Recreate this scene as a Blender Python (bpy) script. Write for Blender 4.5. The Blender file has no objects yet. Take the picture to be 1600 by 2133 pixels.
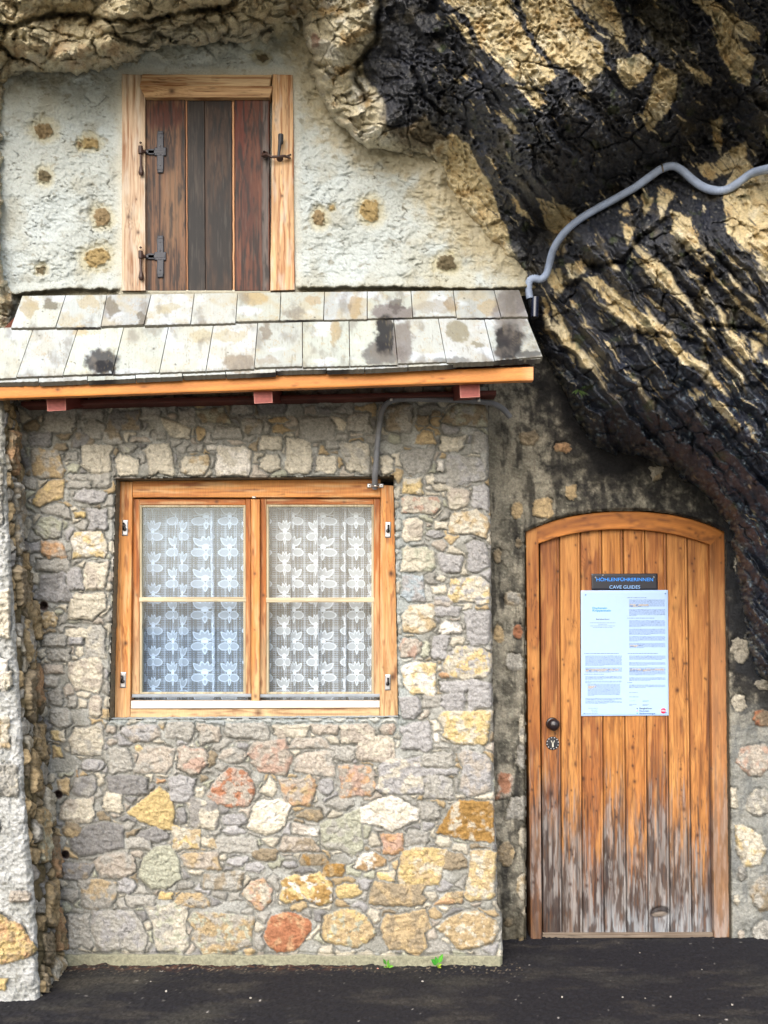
import bpy, math, random
import numpy as np
from mathutils import Vector

# ------------------------------------------------------------------ camera, world, light, exposure
SC = bpy.context.scene
COL = SC.collection
FPX, DIST, CAMZ, HY, CX = 2002.0, 4.4, 1.62, 1270.0, 800.0
cam_d = bpy.data.cameras.new('camera')
cam = bpy.data.objects.new('camera', cam_d)
COL.objects.link(cam)
cam.location = (0, -DIST, CAMZ)
cam.rotation_euler = (math.radians(90), 0, 0)
cam_d.lens = 36 * FPX / 2133.0
cam_d.sensor_width = 36
cam_d.shift_y = (HY - 1066.5) / 2133.0
cam_d.clip_start = 0.05
cam_d.clip_end = 500
SC.camera = cam

SUN_EL, SUN_AZ = 36.0, -14.0      # azimuth measured from the view axis: sun stands behind and left of the camera
world = bpy.data.worlds.new('World')
SC.world = world
world.use_nodes = True
wn = world.node_tree
bg = wn.nodes['Background']
sky = wn.nodes.new('ShaderNodeTexSky')
sky.sky_type = 'NISHITA'
sky.sun_disc = False
sky.sun_elevation = math.radians(SUN_EL)
sky.sun_rotation = math.radians(180 + SUN_AZ * -1)
sky.dust_density = 3.0
hs = wn.nodes.new('ShaderNodeHueSaturation')          # thin cloud: a paler sky
hs.inputs['Saturation'].default_value = 0.85
wn.links.new(sky.outputs[0], hs.inputs['Color'])
wn.links.new(hs.outputs[0], bg.inputs[0])
bg.inputs[1].default_value = 0.15
sun_d = bpy.data.lights.new('sun', 'SUN')
sun = bpy.data.objects.new('sun', sun_d)
COL.objects.link(sun)
sun_d.energy = 1.15
sun_d.angle = math.radians(55)
sun_d.color = (1.0, 0.985, 0.965)
a = math.radians(SUN_AZ)
e = math.radians(SUN_EL)
sdir = Vector((math.sin(a) * math.cos(e), -math.cos(a) * math.cos(e), math.sin(e)))
sun.rotation_euler = sdir.to_track_quat('Z', 'Y').to_euler()
sun.location = (-6, -8, 9)
SC.view_settings.view_transform = 'Standard'
SC.view_settings.look = 'None'
SC.view_settings.exposure = 1.07
SC.view_settings.gamma = 1.0

# ------------------------------------------------------------------ helpers
def at(px, py, Y):
    px = np.asarray(px, float); py = np.asarray(py, float); Y = np.asarray(Y, float)
    d = Y + DIST
    return np.stack(np.broadcast_arrays((px - CX) * d / FPX, Y, CAMZ - (py - HY) * d / FPX), -1)

def lin(c):
    c = np.asarray(c, float) / 255.0
    return np.where(c <= 0.04045, c / 12.92, ((c + 0.055) / 1.055) ** 2.4)

def sstep(a, b, x):
    t = np.clip((x - a) / (b - a), 0, 1)
    return t * t * (3 - 2 * t)

def mixc(c1, c2, t):
    t = np.asarray(t)[..., None]
    return c1 * (1 - t) + c2 * t

def h32(ix, iy, seed):
    with np.errstate(over='ignore'):
        h = (ix.astype(np.int64) * 374761393 + iy.astype(np.int64) * 668265263 + seed * 974634777) & 0xffffffff
        h = ((h ^ (h >> 13)) * 1274126177) & 0xffffffff
        h = (h ^ (h >> 16)) & 0xffffffff
        h = (h * 2246822519) & 0xffffffff
        h = (h ^ (h >> 15)) & 0xffffffff
    return h / 4294967296.0

def pn(x, y, seed=0):
    xi = np.floor(x); yi = np.floor(y)
    fx = x - xi; fy = y - yi
    u = fx * fx * fx * (fx * (fx * 6 - 15) + 10); v = fy * fy * fy * (fy * (fy * 6 - 15) + 10)
    def g(ox, oy):
        a = h32(xi + ox, yi + oy, seed) * 6.2831853
        return np.cos(a) * (fx - ox) + np.sin(a) * (fy - oy)
    n0 = g(0, 0) * (1 - u) + g(1, 0) * u
    n1 = g(0, 1) * (1 - u) + g(1, 1) * u
    return (n0 * (1 - v) + n1 * v) * 1.5

def fbm(x, y, seed=0, octv=4, gain=0.5):
    r = 0; a = 1.0; s = 0
    for k in range(octv):
        r = r + a * pn(x * 2 ** k + 13.7 * k, y * 2 ** k - 7.1 * k, seed + 17 * k)
        s += a; a *= gain
    return r / s

def ridged(x, y, seed=0, octv=4, gain=0.5):
    r = 0; a = 1.0; s = 0
    for k in range(octv):
        r = r + a * (1 - 2.2 * np.abs(pn(x * 2 ** k + 3.3 * k, y * 2 ** k + 9.1 * k, seed + 31 * k)))
        s += a; a *= gain
    return r / s

def worley(x, y, seed=0):
    xi = np.floor(x); yi = np.floor(y)
    f1 = np.full(x.shape, 9.0); f2 = np.full(x.shape, 9.0)
    dx1 = np.zeros(x.shape); dy1 = np.zeros(x.shape); idv = np.zeros(x.shape)
    for ox in (-1, 0, 1):
        for oy in (-1, 0, 1):
            cx = xi + ox; cy = yi + oy
            dx = x - (cx + h32(cx, cy, seed)); dy = y - (cy + h32(cx, cy, seed + 5))
            d = np.sqrt(dx * dx + dy * dy)
            nf2 = np.minimum(f2, np.maximum(d, f1))
            m = d < f1
            f1 = np.where(m, d, f1); f2 = nf2
            dx1 = np.where(m, dx, dx1); dy1 = np.where(m, dy, dy1)
            idv = np.where(m, h32(cx, cy, seed + 11), idv)
    return f1, f2, dx1, dy1, idv

def facets(x, y, seed=0):
    """chiselled planes: every cell is a little tilted plane"""
    f1, f2, dx, dy, idv = worley(x, y, seed)
    an = idv * 43.98
    return (np.cos(an) * dx + np.sin(an) * dy) + (idv * 7.31 % 1.0 - 0.5) * 0.5

def sdf(poly, X, Y):
    """signed distance to a polygon, positive inside"""
    p = np.asarray(poly, float)
    d = np.full(X.shape, 1e9); s = np.zeros(X.shape, bool)
    n = len(p)
    for i in range(n):
        a = p[i]; b = p[(i + 1) % n]
        ex, ey = b - a
        wx = X - a[0]; wy = Y - a[1]
        t = np.clip((wx * ex + wy * ey) / (ex * ex + ey * ey + 1e-9), 0, 1)
        d = np.minimum(d, (wx - ex * t) ** 2 + (wy - ey * t) ** 2)
        c = ((a[1] <= Y) & (b[1] > Y)) | ((b[1] <= Y) & (a[1] > Y))
        if abs(ey) > 1e-9:
            s ^= c & (X < a[0] + (Y - a[1]) / ey * ex)
    d = np.sqrt(d)
    return np.where(s, d, -d)

def dline(pts, X, Y):
    p = np.asarray(pts, float); d = np.full(X.shape, 1e9)
    for i in range(len(p) - 1):
        a = p[i]; b = p[i + 1]; ex, ey = b - a
        wx = X - a[0]; wy = Y - a[1]
        t = np.clip((wx * ex + wy * ey) / (ex * ex + ey * ey + 1e-9), 0, 1)
        d = np.minimum(d, (wx - ex * t) ** 2 + (wy - ey * t) ** 2)
    return np.sqrt(d)

def near(poly, X, Y, pad):
    p = np.asarray(poly, float)
    return (X > p[:, 0].min() - pad) & (X < p[:, 0].max() + pad) & (Y > p[:, 1].min() - pad) & (Y < p[:, 1].max() + pad)

def axis(lo, hi, step, olo=None, ohi=None):
    """dense samples between lo and hi, growing steps out to olo / ohi"""
    m = list(np.arange(lo, hi + 1e-6, step))
    if olo is not None:
        s = step; v = lo; pre = []
        while v > olo:
            s *= 1.25; v -= s; pre.append(v)
        m = pre[::-1] + m
    if ohi is not None:
        s = step; v = m[-1]
        while v < ohi:
            s *= 1.25; v += s; m.append(v)
    return np.array(m)

class MB:
    """collects geometry with a colour per vertex and links it as ONE mesh object"""
    def __init__(s):
        s.v = []; s.c = []; s.q = []; s.t = []; s.n = 0
    def raw(s, V, C, Q=None, T=None):
        V = np.asarray(V, float).reshape(-1, 3)
        C = np.broadcast_to(np.asarray(C, float), (len(V), np.shape(C)[-1])) if np.ndim(C) == 1 else np.asarray(C, float).reshape(len(V), -1)
        if C.shape[1] == 3:
            C = np.concatenate([C, np.ones((len(V), 1))], 1)
        s.v.append(V); s.c.append(C)
        if Q is not None and len(Q): s.q.append(np.asarray(Q, int) + s.n)
        if T is not None and len(T): s.t.append(np.asarray(T, int) + s.n)
        s.n += len(V)
    def grid(s, P, C, keep=None):
        n, m = P.shape[:2]
        if np.ndim(C) == 1: C = np.broadcast_to(np.asarray(C, float), (n, m, len(C)))
        I = np.arange(n * m).reshape(n, m)
        Q = np.stack([I[:-1, :-1], I[1:, :-1], I[1:, 1:], I[:-1, 1:]], -1)
        Q = Q[keep] if keep is not None else Q.reshape(-1, 4)
        s.raw(P.reshape(-1, 3), C.reshape(n * m, -1), Q)
    def box(s, lo, hi, C):
        x0, y0, z0 = lo; x1, y1, z1 = hi
        V = [(x0,y0,z0),(x1,y0,z0),(x1,y1,z0),(x0,y1,z0),(x0,y0,z1),(x1,y0,z1),(x1,y1,z1),(x0,y1,z1)]
        s.raw(V, C, [(0,3,2,1),(4,5,6,7),(0,1,5,4),(1,2,6,5),(2,3,7,6),(3,0,4,7)])
    def hexa(s, V, C):
        s.raw(V, C, [(0,3,2,1),(4,5,6,7),(0,1,5,4),(1,2,6,5),(2,3,7,6),(3,0,4,7)])
    def tube(s, pts, rad, C, seg=14, cap=True):
        pts = np.asarray(pts, float); n = len(pts)
        rad = np.broadcast_to(np.asarray(rad, float), (n,))
        tg = np.gradient(pts, axis=0); tg /= np.linalg.norm(tg, axis=1)[:, None] + 1e-12
        up = np.array([0, 0, 1.0]) if abs(tg[0][2]) < .9 else np.array([1.0, 0, 0])
        N = []
        u = up - tg[0] * up.dot(tg[0]); u /= np.linalg.norm(u)
        for i in range(n):
            u = u - tg[i] * u.dot(tg[i]); u /= np.linalg.norm(u); N.append(u.copy())
        N = np.array(N); B = np.cross(tg, N)
        an = np.linspace(0, 2 * np.pi, seg + 1)
        P = pts[:, None] + rad[:, None, None] * (N[:, None] * np.cos(an)[None, :, None] + B[:, None] * np.sin(an)[None, :, None])
        s.grid(P, C)
        if cap:
            for k in (0, -1):
                V = np.concatenate([P[k][:-1], pts[k][None]])
                s.raw(V, C[:3] if np.ndim(C) == 1 else C[k][0][:3], None, [(i, (i + 1) % seg, seg) for i in range(seg)])
    def lathe(s, org, ax, prof, C, seg=24):
        """profile (along axis, radius)"""
        ax = np.array(ax, float); ax /= np.linalg.norm(ax)
        u = np.cross(ax, [0.3, 0.2, 0.9]); u /= np.linalg.norm(u); w = np.cross(ax, u)
        an = np.linspace(0, 2 * np.pi, seg + 1)
        P = np.array([[np.array(org) + ax * h + r * (u * math.cos(t) + w * math.sin(t)) for t in an] for h, r in prof])
        s.grid(P, C)
    def build(s, name, mat, parent=None, smooth=True):
        V = np.concatenate(s.v); C = np.concatenate(s.c)
        Q = np.concatenate(s.q) if s.q else np.zeros((0, 4), int)
        T = np.concatenate(s.t) if s.t else np.zeros((0, 3), int)
        used = np.zeros(len(V), bool); used[Q.ravel()] = True; used[T.ravel()] = True
        re = np.cumsum(used) - 1
        V = V[used]; C = C[used]; Q = re[Q]; T = re[T]
        org = (V.min(0) + V.max(0)) / 2
        if parent is None: org[2] = V[:, 2].min()
        me = bpy.data.meshes.new(name)
        me.vertices.add(len(V)); me.vertices.foreach_set('co', (V - org).ravel())
        L = np.concatenate([Q.ravel(), T.ravel()]).astype(np.int32)
        me.loops.add(len(L)); me.loops.foreach_set('vertex_index', L)
        nq, nt = len(Q), len(T)
        me.polygons.add(nq + nt)
        st = np.concatenate([np.arange(nq) * 4, nq * 4 + np.arange(nt) * 3]).astype(np.int32)
        me.polygons.foreach_set('loop_start', st)
        me.polygons.foreach_set('use_smooth', np.full(nq + nt, smooth))
        ca = me.color_attributes.new('Col', 'FLOAT_COLOR', 'POINT')
        ca.data.foreach_set('color', np.clip(C, 0, 4).ravel())
        me.update(calc_edges=True)
        me.validate()
        me.materials.append(mat)
        o = bpy.data.objects.new(name, me); COL.objects.link(o)
        link(o, parent, org)
        return o

WPOS = {}
def link(o, parent, org):
    org = Vector([float(x) for x in org])
    WPOS[o.name] = org
    if parent is not None:
        o.parent = parent
        o.location = org - WPOS[parent.name]
    else:
        o.location = org

def tag(o, label=None, cat=None, group=None, kind=None):
    if label: o['label'] = label
    if cat: o['category'] = cat
    if group: o['group'] = group
    if kind: o['kind'] = kind
    return o

def thing(name, loc, label=None, cat=None, group=None, parent=None, kind=None):
    o = bpy.data.objects.new(name, None); COL.objects.link(o)
    o.empty_display_size = 0.1
    link(o, parent, loc)
    return tag(o, label, cat, group, kind)

# ------------------------------------------------------------------ materials
def mat(name, rough=0.85, nscale=160.0, namp=0.25, stretch=(1, 1, 1), bump=0.25, bdist=0.002, spec=0.3, metal=0.0, n2=None, alpha=False, rattr=False, coat=0.0):
    m = bpy.data.materials.new(name); m.use_nodes = True
    nt = m.node_tree; N = nt.nodes; L = nt.links
    b = N['Principled BSDF']
    at_ = N.new('ShaderNodeAttribute'); at_.attribute_name = 'Col'
    tc = N.new('ShaderNodeTexCoord'); mp = N.new('ShaderNodeMapping'); mp.inputs['Scale'].default_value = stretch
    L.new(tc.outputs['Object'], mp.inputs[0])
    no = N.new('ShaderNodeTexNoise'); no.inputs['Scale'].default_value = nscale; no.inputs['Detail'].default_value = 5
    no.inputs['Roughness'].default_value = 0.65
    L.new(mp.outputs[0], no.inputs['Vector'])
    mr = N.new('ShaderNodeMapRange'); mr.inputs['From Min'].default_value = 0.28; mr.inputs['From Max'].default_value = 0.72
    mr.inputs['To Min'].default_value = 1 - namp; mr.inputs['To Max'].default_value = 1 + namp
    L.new(no.outputs['Fac'], mr.inputs['Value'])
    mx = N.new('ShaderNodeVectorMath'); mx.operation = 'SCALE'
    L.new(at_.outputs['Color'], mx.inputs[0]); L.new(mr.outputs[0], mx.inputs['Scale'])
    L.new(mx.outputs[0], b.inputs['Base Color'])
    b.inputs['Roughness'].default_value = rough
    b.inputs['Specular IOR Level'].default_value = spec
    b.inputs['Metallic'].default_value = metal
    if coat: b.inputs['Coat Weight'].default_value = coat; b.inputs['Coat Roughness'].default_value = 0.25
    if bump:
        bp = N.new('ShaderNodeBump'); bp.inputs['Strength'].default_value = bump; bp.inputs['Distance'].default_value = bdist
        L.new(no.outputs['Fac'], bp.inputs['Height']); L.new(bp.outputs[0], b.inputs['Normal'])
    if rattr:
        L.new(at_.outputs['Alpha'], b.inputs['Roughness'])
    if alpha:
        L.new(at_.outputs['Alpha'], b.inputs['Alpha'])
    return m

M_STONE = mat('rubble_stone', 0.9, 100, 0.30, bump=1.0, bdist=0.007)
M_PLASTER = mat('lime_plaster', 0.92, 110, 0.14, bump=0.9, bdist=0.006)
M_ROCK = mat('limestone_rock', 0.7, 90, 0.36, bump=1.0, bdist=0.008, spec=0.8, rattr=True)
M_WOODV = mat('wood_grain_upright', 0.6, 60, 0.22, (9, 9, 0.35), bump=0.35, bdist=0.0015, spec=0.35)
M_WOODH = mat('wood_grain_level', 0.6, 60, 0.22, (0.35, 9, 9), bump=0.35, bdist=0.0015, spec=0.35)
M_SHINGLE = mat('weathered_shingle', 0.75, 60, 0.10, (8, 0.5, 1.2), bump=0.4, bdist=0.0015)
M_METAL = mat('bare_metal', 0.4, 200, 0.1, bump=0.05, metal=0.9)
M_IRON = mat('black_iron', 0.55, 200, 0.3, bump=0.3, bdist=0.001, spec=0.5)
M_PLASTIC = mat('grey_plastic', 0.5, 14, 0.22, bump=0.03, spec=0.4)
M_PRINT = mat('printed_sheet', 0.35, 40, 0.02, bump=0.0, spec=0.5)
M_ASPHALT = mat('asphalt', 0.85, 240, 0.5, bump=0.8, bdist=0.003)
M_LEAF = mat('leaf', 0.5, 90, 0.15, bump=0.1)
M_LACE = mat('lace_cloth', 0.9, 300, 0.05, bump=0.0, alpha=True)
M_DARK = mat('room_paint', 0.9, 20, 0.2, bump=0.0)

def glass_mat(tint=(0.95, 0.97, 0.97, 1), ior=1.62):
    m = bpy.data.materials.new('window_glass'); m.use_nodes = True
    nt = m.node_tree; N = nt.nodes; L = nt.links; N.clear()
    o = N.new('ShaderNodeOutputMaterial'); t = N.new('ShaderNodeBsdfTransparent'); g = N.new('ShaderNodeBsdfGlossy')
    g.inputs['Roughness'].default_value = 0.02; t.inputs[0].default_value = tint
    f = N.new('ShaderNodeFresnel'); f.inputs['IOR'].default_value = ior; g.inputs[0].default_value = (tint[0], tint[1], 1, 1)
    x = N.new('ShaderNodeMixShader')
    L.new(f.outputs[0], x.inputs[0]); L.new(t.outputs[0], x.inputs[1]); L.new(g.outputs[0], x.inputs[2]); L.new(x.outputs[0], o.inputs[0])
    return m
M_GLASS = glass_mat()
M_GLASS2 = glass_mat((0.82, 0.91, 1.0, 1), 1.75)      # left sash: bluish tint stands in for a blue reflection

# ------------------------------------------------------------------ stone palette
PAL = {k: lin(v) * 0.80 for k, v in dict(
    g=(172,169,160), G=(144,142,139), c=(208,200,181), y=(212,188,134), o=(198,160,122), p=(186,176,162), w=(228,222,210),
    l=(172,170,168), n=(182,182,162), b=(156,142,118), r=(176,120,88), k=(188,158,140), t=(190,168,130), d=(164,128,72), u=(176,188,194)).items()}

def rnd_poly(x0, y0, x1, y1, rng, rnd=False):
    """quarried block: a rectangle with its corners knocked off and its sides a little bent"""
    w, h = x1 - x0, y1 - y0; m = min(w, h); out = []
    cs = [(x0, y0, 1, 1), (x1, y0, -1, 1), (x1, y1, -1, -1), (x0, y1, 1, -1)]
    for k, (x, y, sx, sy) in enumerate(cs):
        a, b = rng.uniform(.04, .34, 2) * m * rng.choice([.5, 1, 1.3]); a = min(a, w * .42); b = min(b, h * .42)
        p1 = (x, y + sy * b); p2 = (x + sx * a, y)
        if k % 2: p1, p2 = p2, p1
        out += [p1, p2]
        nx, ny, _, _ = cs[(k + 1) % 4]
        t = rng.uniform(.35, .65); bow = rng.uniform(-.03, .09) * m
        mx, my = x + (nx - x) * t, y + (ny - y) * t
        if k == 0: my += bow
        if k == 1: mx -= bow
        if k == 2: my -= bow
        if k == 3: mx += bow
        out.append((mx, my))
    out = np.array(out); c = (x0 + x1) / 2, (y0 + y1) / 2
    out += rng.normal(0, .035, out.shape) * m
    sh = rng.normal(0, .10); tp = rng.normal(0, .10)      # sheared and tapered, no two alike
    u = out - c
    out = np.stack([c[0] + u[:, 0] * (1 + tp * u[:, 1] / h * 2) + sh * u[:, 1], c[1] + u[:, 1] * (1 + rng.normal(0, .12) * u[:, 0] / w * 2)], 1)
    if rnd:
        th = np.linspace(0, 2 * np.pi, 10, endpoint=False) + rng.normal(0, .15, 10); r = 1.02 - np.abs(rng.normal(0, .13, 10))
        out = np.stack([c[0] + w / 2 * r * np.cos(th), c[1] + h / 2 * r * np.sin(th)], 1)
    return out

def stonework(PX, PY, stones, seed, fill=True, fsp=(44, 22), fprob=0.80, gap=2.6, fh=0.012, mortar=(178,178,171), mortar2=(154,153,144), th=(0.005, 0.015), fpal='ggGglccnpbtc', warp=4.5, rounded=.12):
    """height (m, towards the viewer) and colour of rubble masonry over the given picture positions"""
    rng = np.random.default_rng(seed)
    wx = PX + warp * fbm(PX / 11, PY / 11, seed + 1, 4, .6)
    wy = PY + warp * fbm(PX / 11, PY / 11, seed + 2, 4, .6)
    H = 0.004 * fbm(PX / 14, PY / 14, seed + 3, 4) + 0.006 * fbm(PX / 60, PY / 60, seed + 4, 2)
    m1 = lin(mortar) * .8; m2 = lin(mortar2) * .8
    C = mixc(m1, m2, sstep(-.25, .3, fbm(PX / 55, PY / 55, seed + 5, 4)))
    C = C * (1 + 0.22 * fbm(PX / 5, PY / 5, seed + 6, 3))[..., None]
    rough = facets(wx / 17, wy / 13, seed + 7) * 0.55 + facets(wx / 8, wy / 6, seed + 8) * 0.22 + ridged(wx / 22, wy / 14, seed + 9, 3) * 0.35
    crack = np.exp(-(pn(wx / 15, wy / 10, seed + 60) / .035) ** 2) * sstep(-.05, .3, fbm(PX / 30, PY / 30, seed + 61, 2))
    crack = np.maximum(crack, .7 * np.exp(-(pn(wx / 8, wy / 5, seed + 62) / .05) ** 2) * sstep(.05, .35, fbm(PX / 26, PY / 26, seed + 63, 2)))
    tone = fbm(wx / 10, wy / 7, seed + 20, 3)
    tone2 = fbm(PX / 26, PY / 26, seed + 21, 4)
    sdT = np.full(PX.shape, -1e3)
    own = np.zeros(PX.shape)
    SH = np.zeros(PX.shape); SC_ = np.zeros(PX.shape + (3,))
    for i, st in enumerate(stones):
        if isinstance(st[0], (list, tuple)):
            poly, code = np.array(st[0], float), st[1]
        else:
            x0, y0, x1, y1, code = st
            poly = rnd_poly(x0, y0, x1, y1, rng, rng.uniform() < rounded)
        m = near(poly, PX, PY, 14)
        r1, r2, r3, r4 = rng.uniform(0, 1, 4)
        if not m.any(): continue
        d = sdf(poly, wx[m], wy[m])
        upd = d > sdT[m]
        h = (th[0] + (th[1] - th[0]) * r1) * (1 - np.exp(-np.clip(d, 0, None) / 1.7))
        h = h + ((PX[m] - poly[:, 0].mean()) * (r2 - .5) + (PY[m] - poly[:, 1].mean()) * (r3 - .5)) * 0.00022 * sstep(0, 8, d)
        h = h + 0.0125 * rough[m] * sstep(0, 7, d) - .0035 * crack[m] * sstep(1, 4, d) * 1.5
        base = PAL[code[0]] * (0.9 + 0.2 * r4)
        cc = np.broadcast_to(base, d.shape + (3,)) * (1 + 0.34 * tone[m])[:, None]
        if len(code) > 1:
            tt = .85 * sstep(-.10, .22, tone2[m] + (r2 - .5) * .1 + 0.5 * fbm(PX[m] / 40 + i, PY[m] / 40, seed + 40, 3))
            cc = mixc(cc, PAL[code[1]] * (1 + 0.2 * tone[m])[:, None], tt)
        if len(code) > 2:
            tt = .9 * sstep(.08, .2, fbm(PX[m] / 18 + 3 * i, PY[m] / 18, seed + 50, 4))
            cc = mixc(cc, PAL[code[2]] * (1 + 0.2 * tone[m])[:, None], tt)
        cc = cc * (1 - .38 * crack[m] * sstep(0, 3, d))[:, None]
        a = SH[m]; b = SC_[m]; c = sdT[m]
        a[upd] = h[upd]; b[upd] = cc[upd]; c[upd] = d[upd]
        SH[m] = a; SC_[m] = b; sdT[m] = c
    inside = sstep(-.5, 1.5, sdT)
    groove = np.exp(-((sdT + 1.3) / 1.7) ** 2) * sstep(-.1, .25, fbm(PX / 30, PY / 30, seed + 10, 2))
    if fill:
        gx, gy = fsp
        x_lo, x_hi, y_lo, y_hi = PX.min(), PX.max(), PY.min(), PY.max()
        f1 = np.full(PX.shape, 1e3); f2 = np.full(PX.shape, 1e3); sid = np.zeros(PX.shape, int)
        ys = np.arange(y_lo, y_hi, gy); row = 0
        seeds = []
        for yy in ys:
            for xx in np.arange(x_lo, x_hi, gx):
                seeds.append((rng.normal(0, .38), xx + rng.uniform(-.42, .42) * gx + (row % 2) * gx / 2, yy + rng.uniform(-.4, .4) * gy, rng.uniform(1.1, 2.3)))
            row += 1
        ux = PX[0] if np.allclose(PX[0], PX[-1]) else None
        for i, (ro, sx, sy, an) in enumerate(seeds):
            rr = np.searchsorted(PY[:, 0], [sy - 52, sy + 52])
            sl = slice(rr[0], rr[1])
            if rr[0] >= rr[1]: continue
            mid = (rr[0] + rr[1]) // 2
            cc_ = np.searchsorted(PX[min(mid, len(PX) - 1)], [sx - 90, sx + 90])
            sc = slice(cc_[0], cc_[1])
            if cc_[0] >= cc_[1]: continue
            qx = wx[sl, sc] - sx; qy = wy[sl, sc] - sy; cr, sr = math.cos(ro), math.sin(ro)
            d = np.hypot((qx * cr + qy * sr) / an * 1.3, (qy * cr - qx * sr) * 1.15)
            A = f1[sl, sc]; B = f2[sl, sc]; I = sid[sl, sc]
            B[:] = np.minimum(B, np.maximum(A, d))
            m = d < A
            A[m] = d[m]; I[m] = i
        ns = len(seeds)
        keep = rng.uniform(0, 1, ns) < fprob
        hh = rng.uniform(.5, 1.1, ns) * fh
        codes = np.array([PAL[c] for c in fpal])
        sc_col = codes[rng.integers(0, len(codes), ns)] * rng.uniform(.8, 1.12, (ns, 1))
        sdF = np.minimum((f2 - f1) * .5 - gap * .55, -sdT - gap)
        sdF = np.where(keep[sid], sdF, -5)
        inF = sstep(-.4, 1.4, sdF)
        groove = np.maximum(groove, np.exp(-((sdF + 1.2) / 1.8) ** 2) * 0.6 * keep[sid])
        hF = hh[sid] * (1 - np.exp(-np.clip(sdF, 0, None) / 1.8)) + 0.005 * rough * sstep(0, 5, sdF)
        cF = sc_col[sid] * (1 + 0.22 * tone)[..., None]
        H = H + hF * (inF > 0)
        C = mixc(C, cF, inF)
    H = np.where(sdT > 0, SH + 0.3 * H * 0, H)
    C = mixc(C, SC_, inside)
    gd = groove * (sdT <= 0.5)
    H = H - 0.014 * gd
    C = C * (1 - .36 * gd)[..., None]      # crevice shade and dirt put into the colour of the open joints
    return H, C, sdT
# ------------------------------------------------------------------ stones read off the photograph
def conv(lst, ox, oy, s):
    out = []
    for t in lst:
        if isinstance(t[0], (list, tuple)):
            out.append(([(ox + x / s, oy + y / s) for x, y in t[0]], t[1]))
        else:
            out.append((ox + t[0] / s, oy + t[1] / s, ox + t[2] / s, oy + t[3] / s, t[4]))
    return out

ZE = [(60,60,210,170,'g'),(228,65,330,115,'g'),(240,122,332,205,'g'),(350,70,495,170,'Gb'),(490,55,580,115,'g'),
 ([(575,105),(610,108),(660,128),(712,150),(706,200),(625,195),(600,160)],'c'),(655,65,735,140,'g'),([(725,75),(850,55),(892,130),(760,128)],'bn'),
 (725,140,780,215,'t'),(805,145,935,200,'g'),(935,110,1025,180,'gb'),(885,25,985,90,'g'),(1000,30,1125,95,'G'),(1045,100,1145,132,'t'),
 (1015,180,1112,248,'c'),(1185,100,1345,215,'g'),(1265,20,1340,55,'g'),([(1330,80),(1400,25),(1425,30),(1422,92)],'g'),(1395,85,1500,170,'g'),
 (1300,210,1370,245,'g'),(1345,172,1405,210,'g'),(190,165,290,240,'Gb'),(325,155,410,225,'gb'),(445,190,530,212,'p'),([(690,255),(705,235),(768,218),(762,256)],'g'),
 (780,225,823,248,'w'),(400,225,470,258,'gn'),(10,240,155,380,'tg'),(110,215,170,250,'b'),(225,222,370,352,'c'),(382,270,485,358,'c'),
 (508,220,635,358,'c'),(665,265,790,360,'ct'),(818,225,975,358,'wc'),(1005,262,1115,355,'c'),(1125,195,1245,358,'c'),(1258,268,1355,350,'c'),
 (1378,208,1495,355,'cg'),(1543,270,1600,355,'c'),(285,350,360,415,'g'),(0,170,100,230,'G'),(160,255,215,292,'g'),(535,165,605,200,'g')]
ZA = [([(200,760),(240,680),(320,610),(412,600),(405,730),(330,745),(250,785)],'ty'),([(250,812),(300,770),(400,762),(452,810),(455,870),(400,850)],'g'),
 (205,830,415,1000,'ng'),(260,995,415,1105,'op'),(440,570,600,615,'g'),(430,615,580,665,'g'),(595,565,700,658,'g'),(455,660,700,775,'l'),
 (550,785,690,935,'l'),(470,810,545,850,'y'),(450,935,685,1118,'cyw'),(530,1128,680,1310,'cp'),(430,1320,668,1510,'c'),(225,1110,450,1190,'g'),
 (230,1195,440,1370,'Gl'),(420,1170,530,1310,'l'),(345,1420,405,1475,'n'),(250,1440,370,1550,'tc'),(545,1530,670,1740,'gc'),(410,1550,545,1610,'c'),
 (430,1600,530,1660,'l'),(265,1590,425,1670,'g'),(300,1680,450,1760,'g'),(275,1775,405,1845,'p'),(270,1850,380,1925,'g'),(430,1745,660,1955,'cp'),
 (300,1935,400,2040,'g'),(430,1980,490,2060,'g'),(550,1965,665,2133,'pc')]
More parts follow.
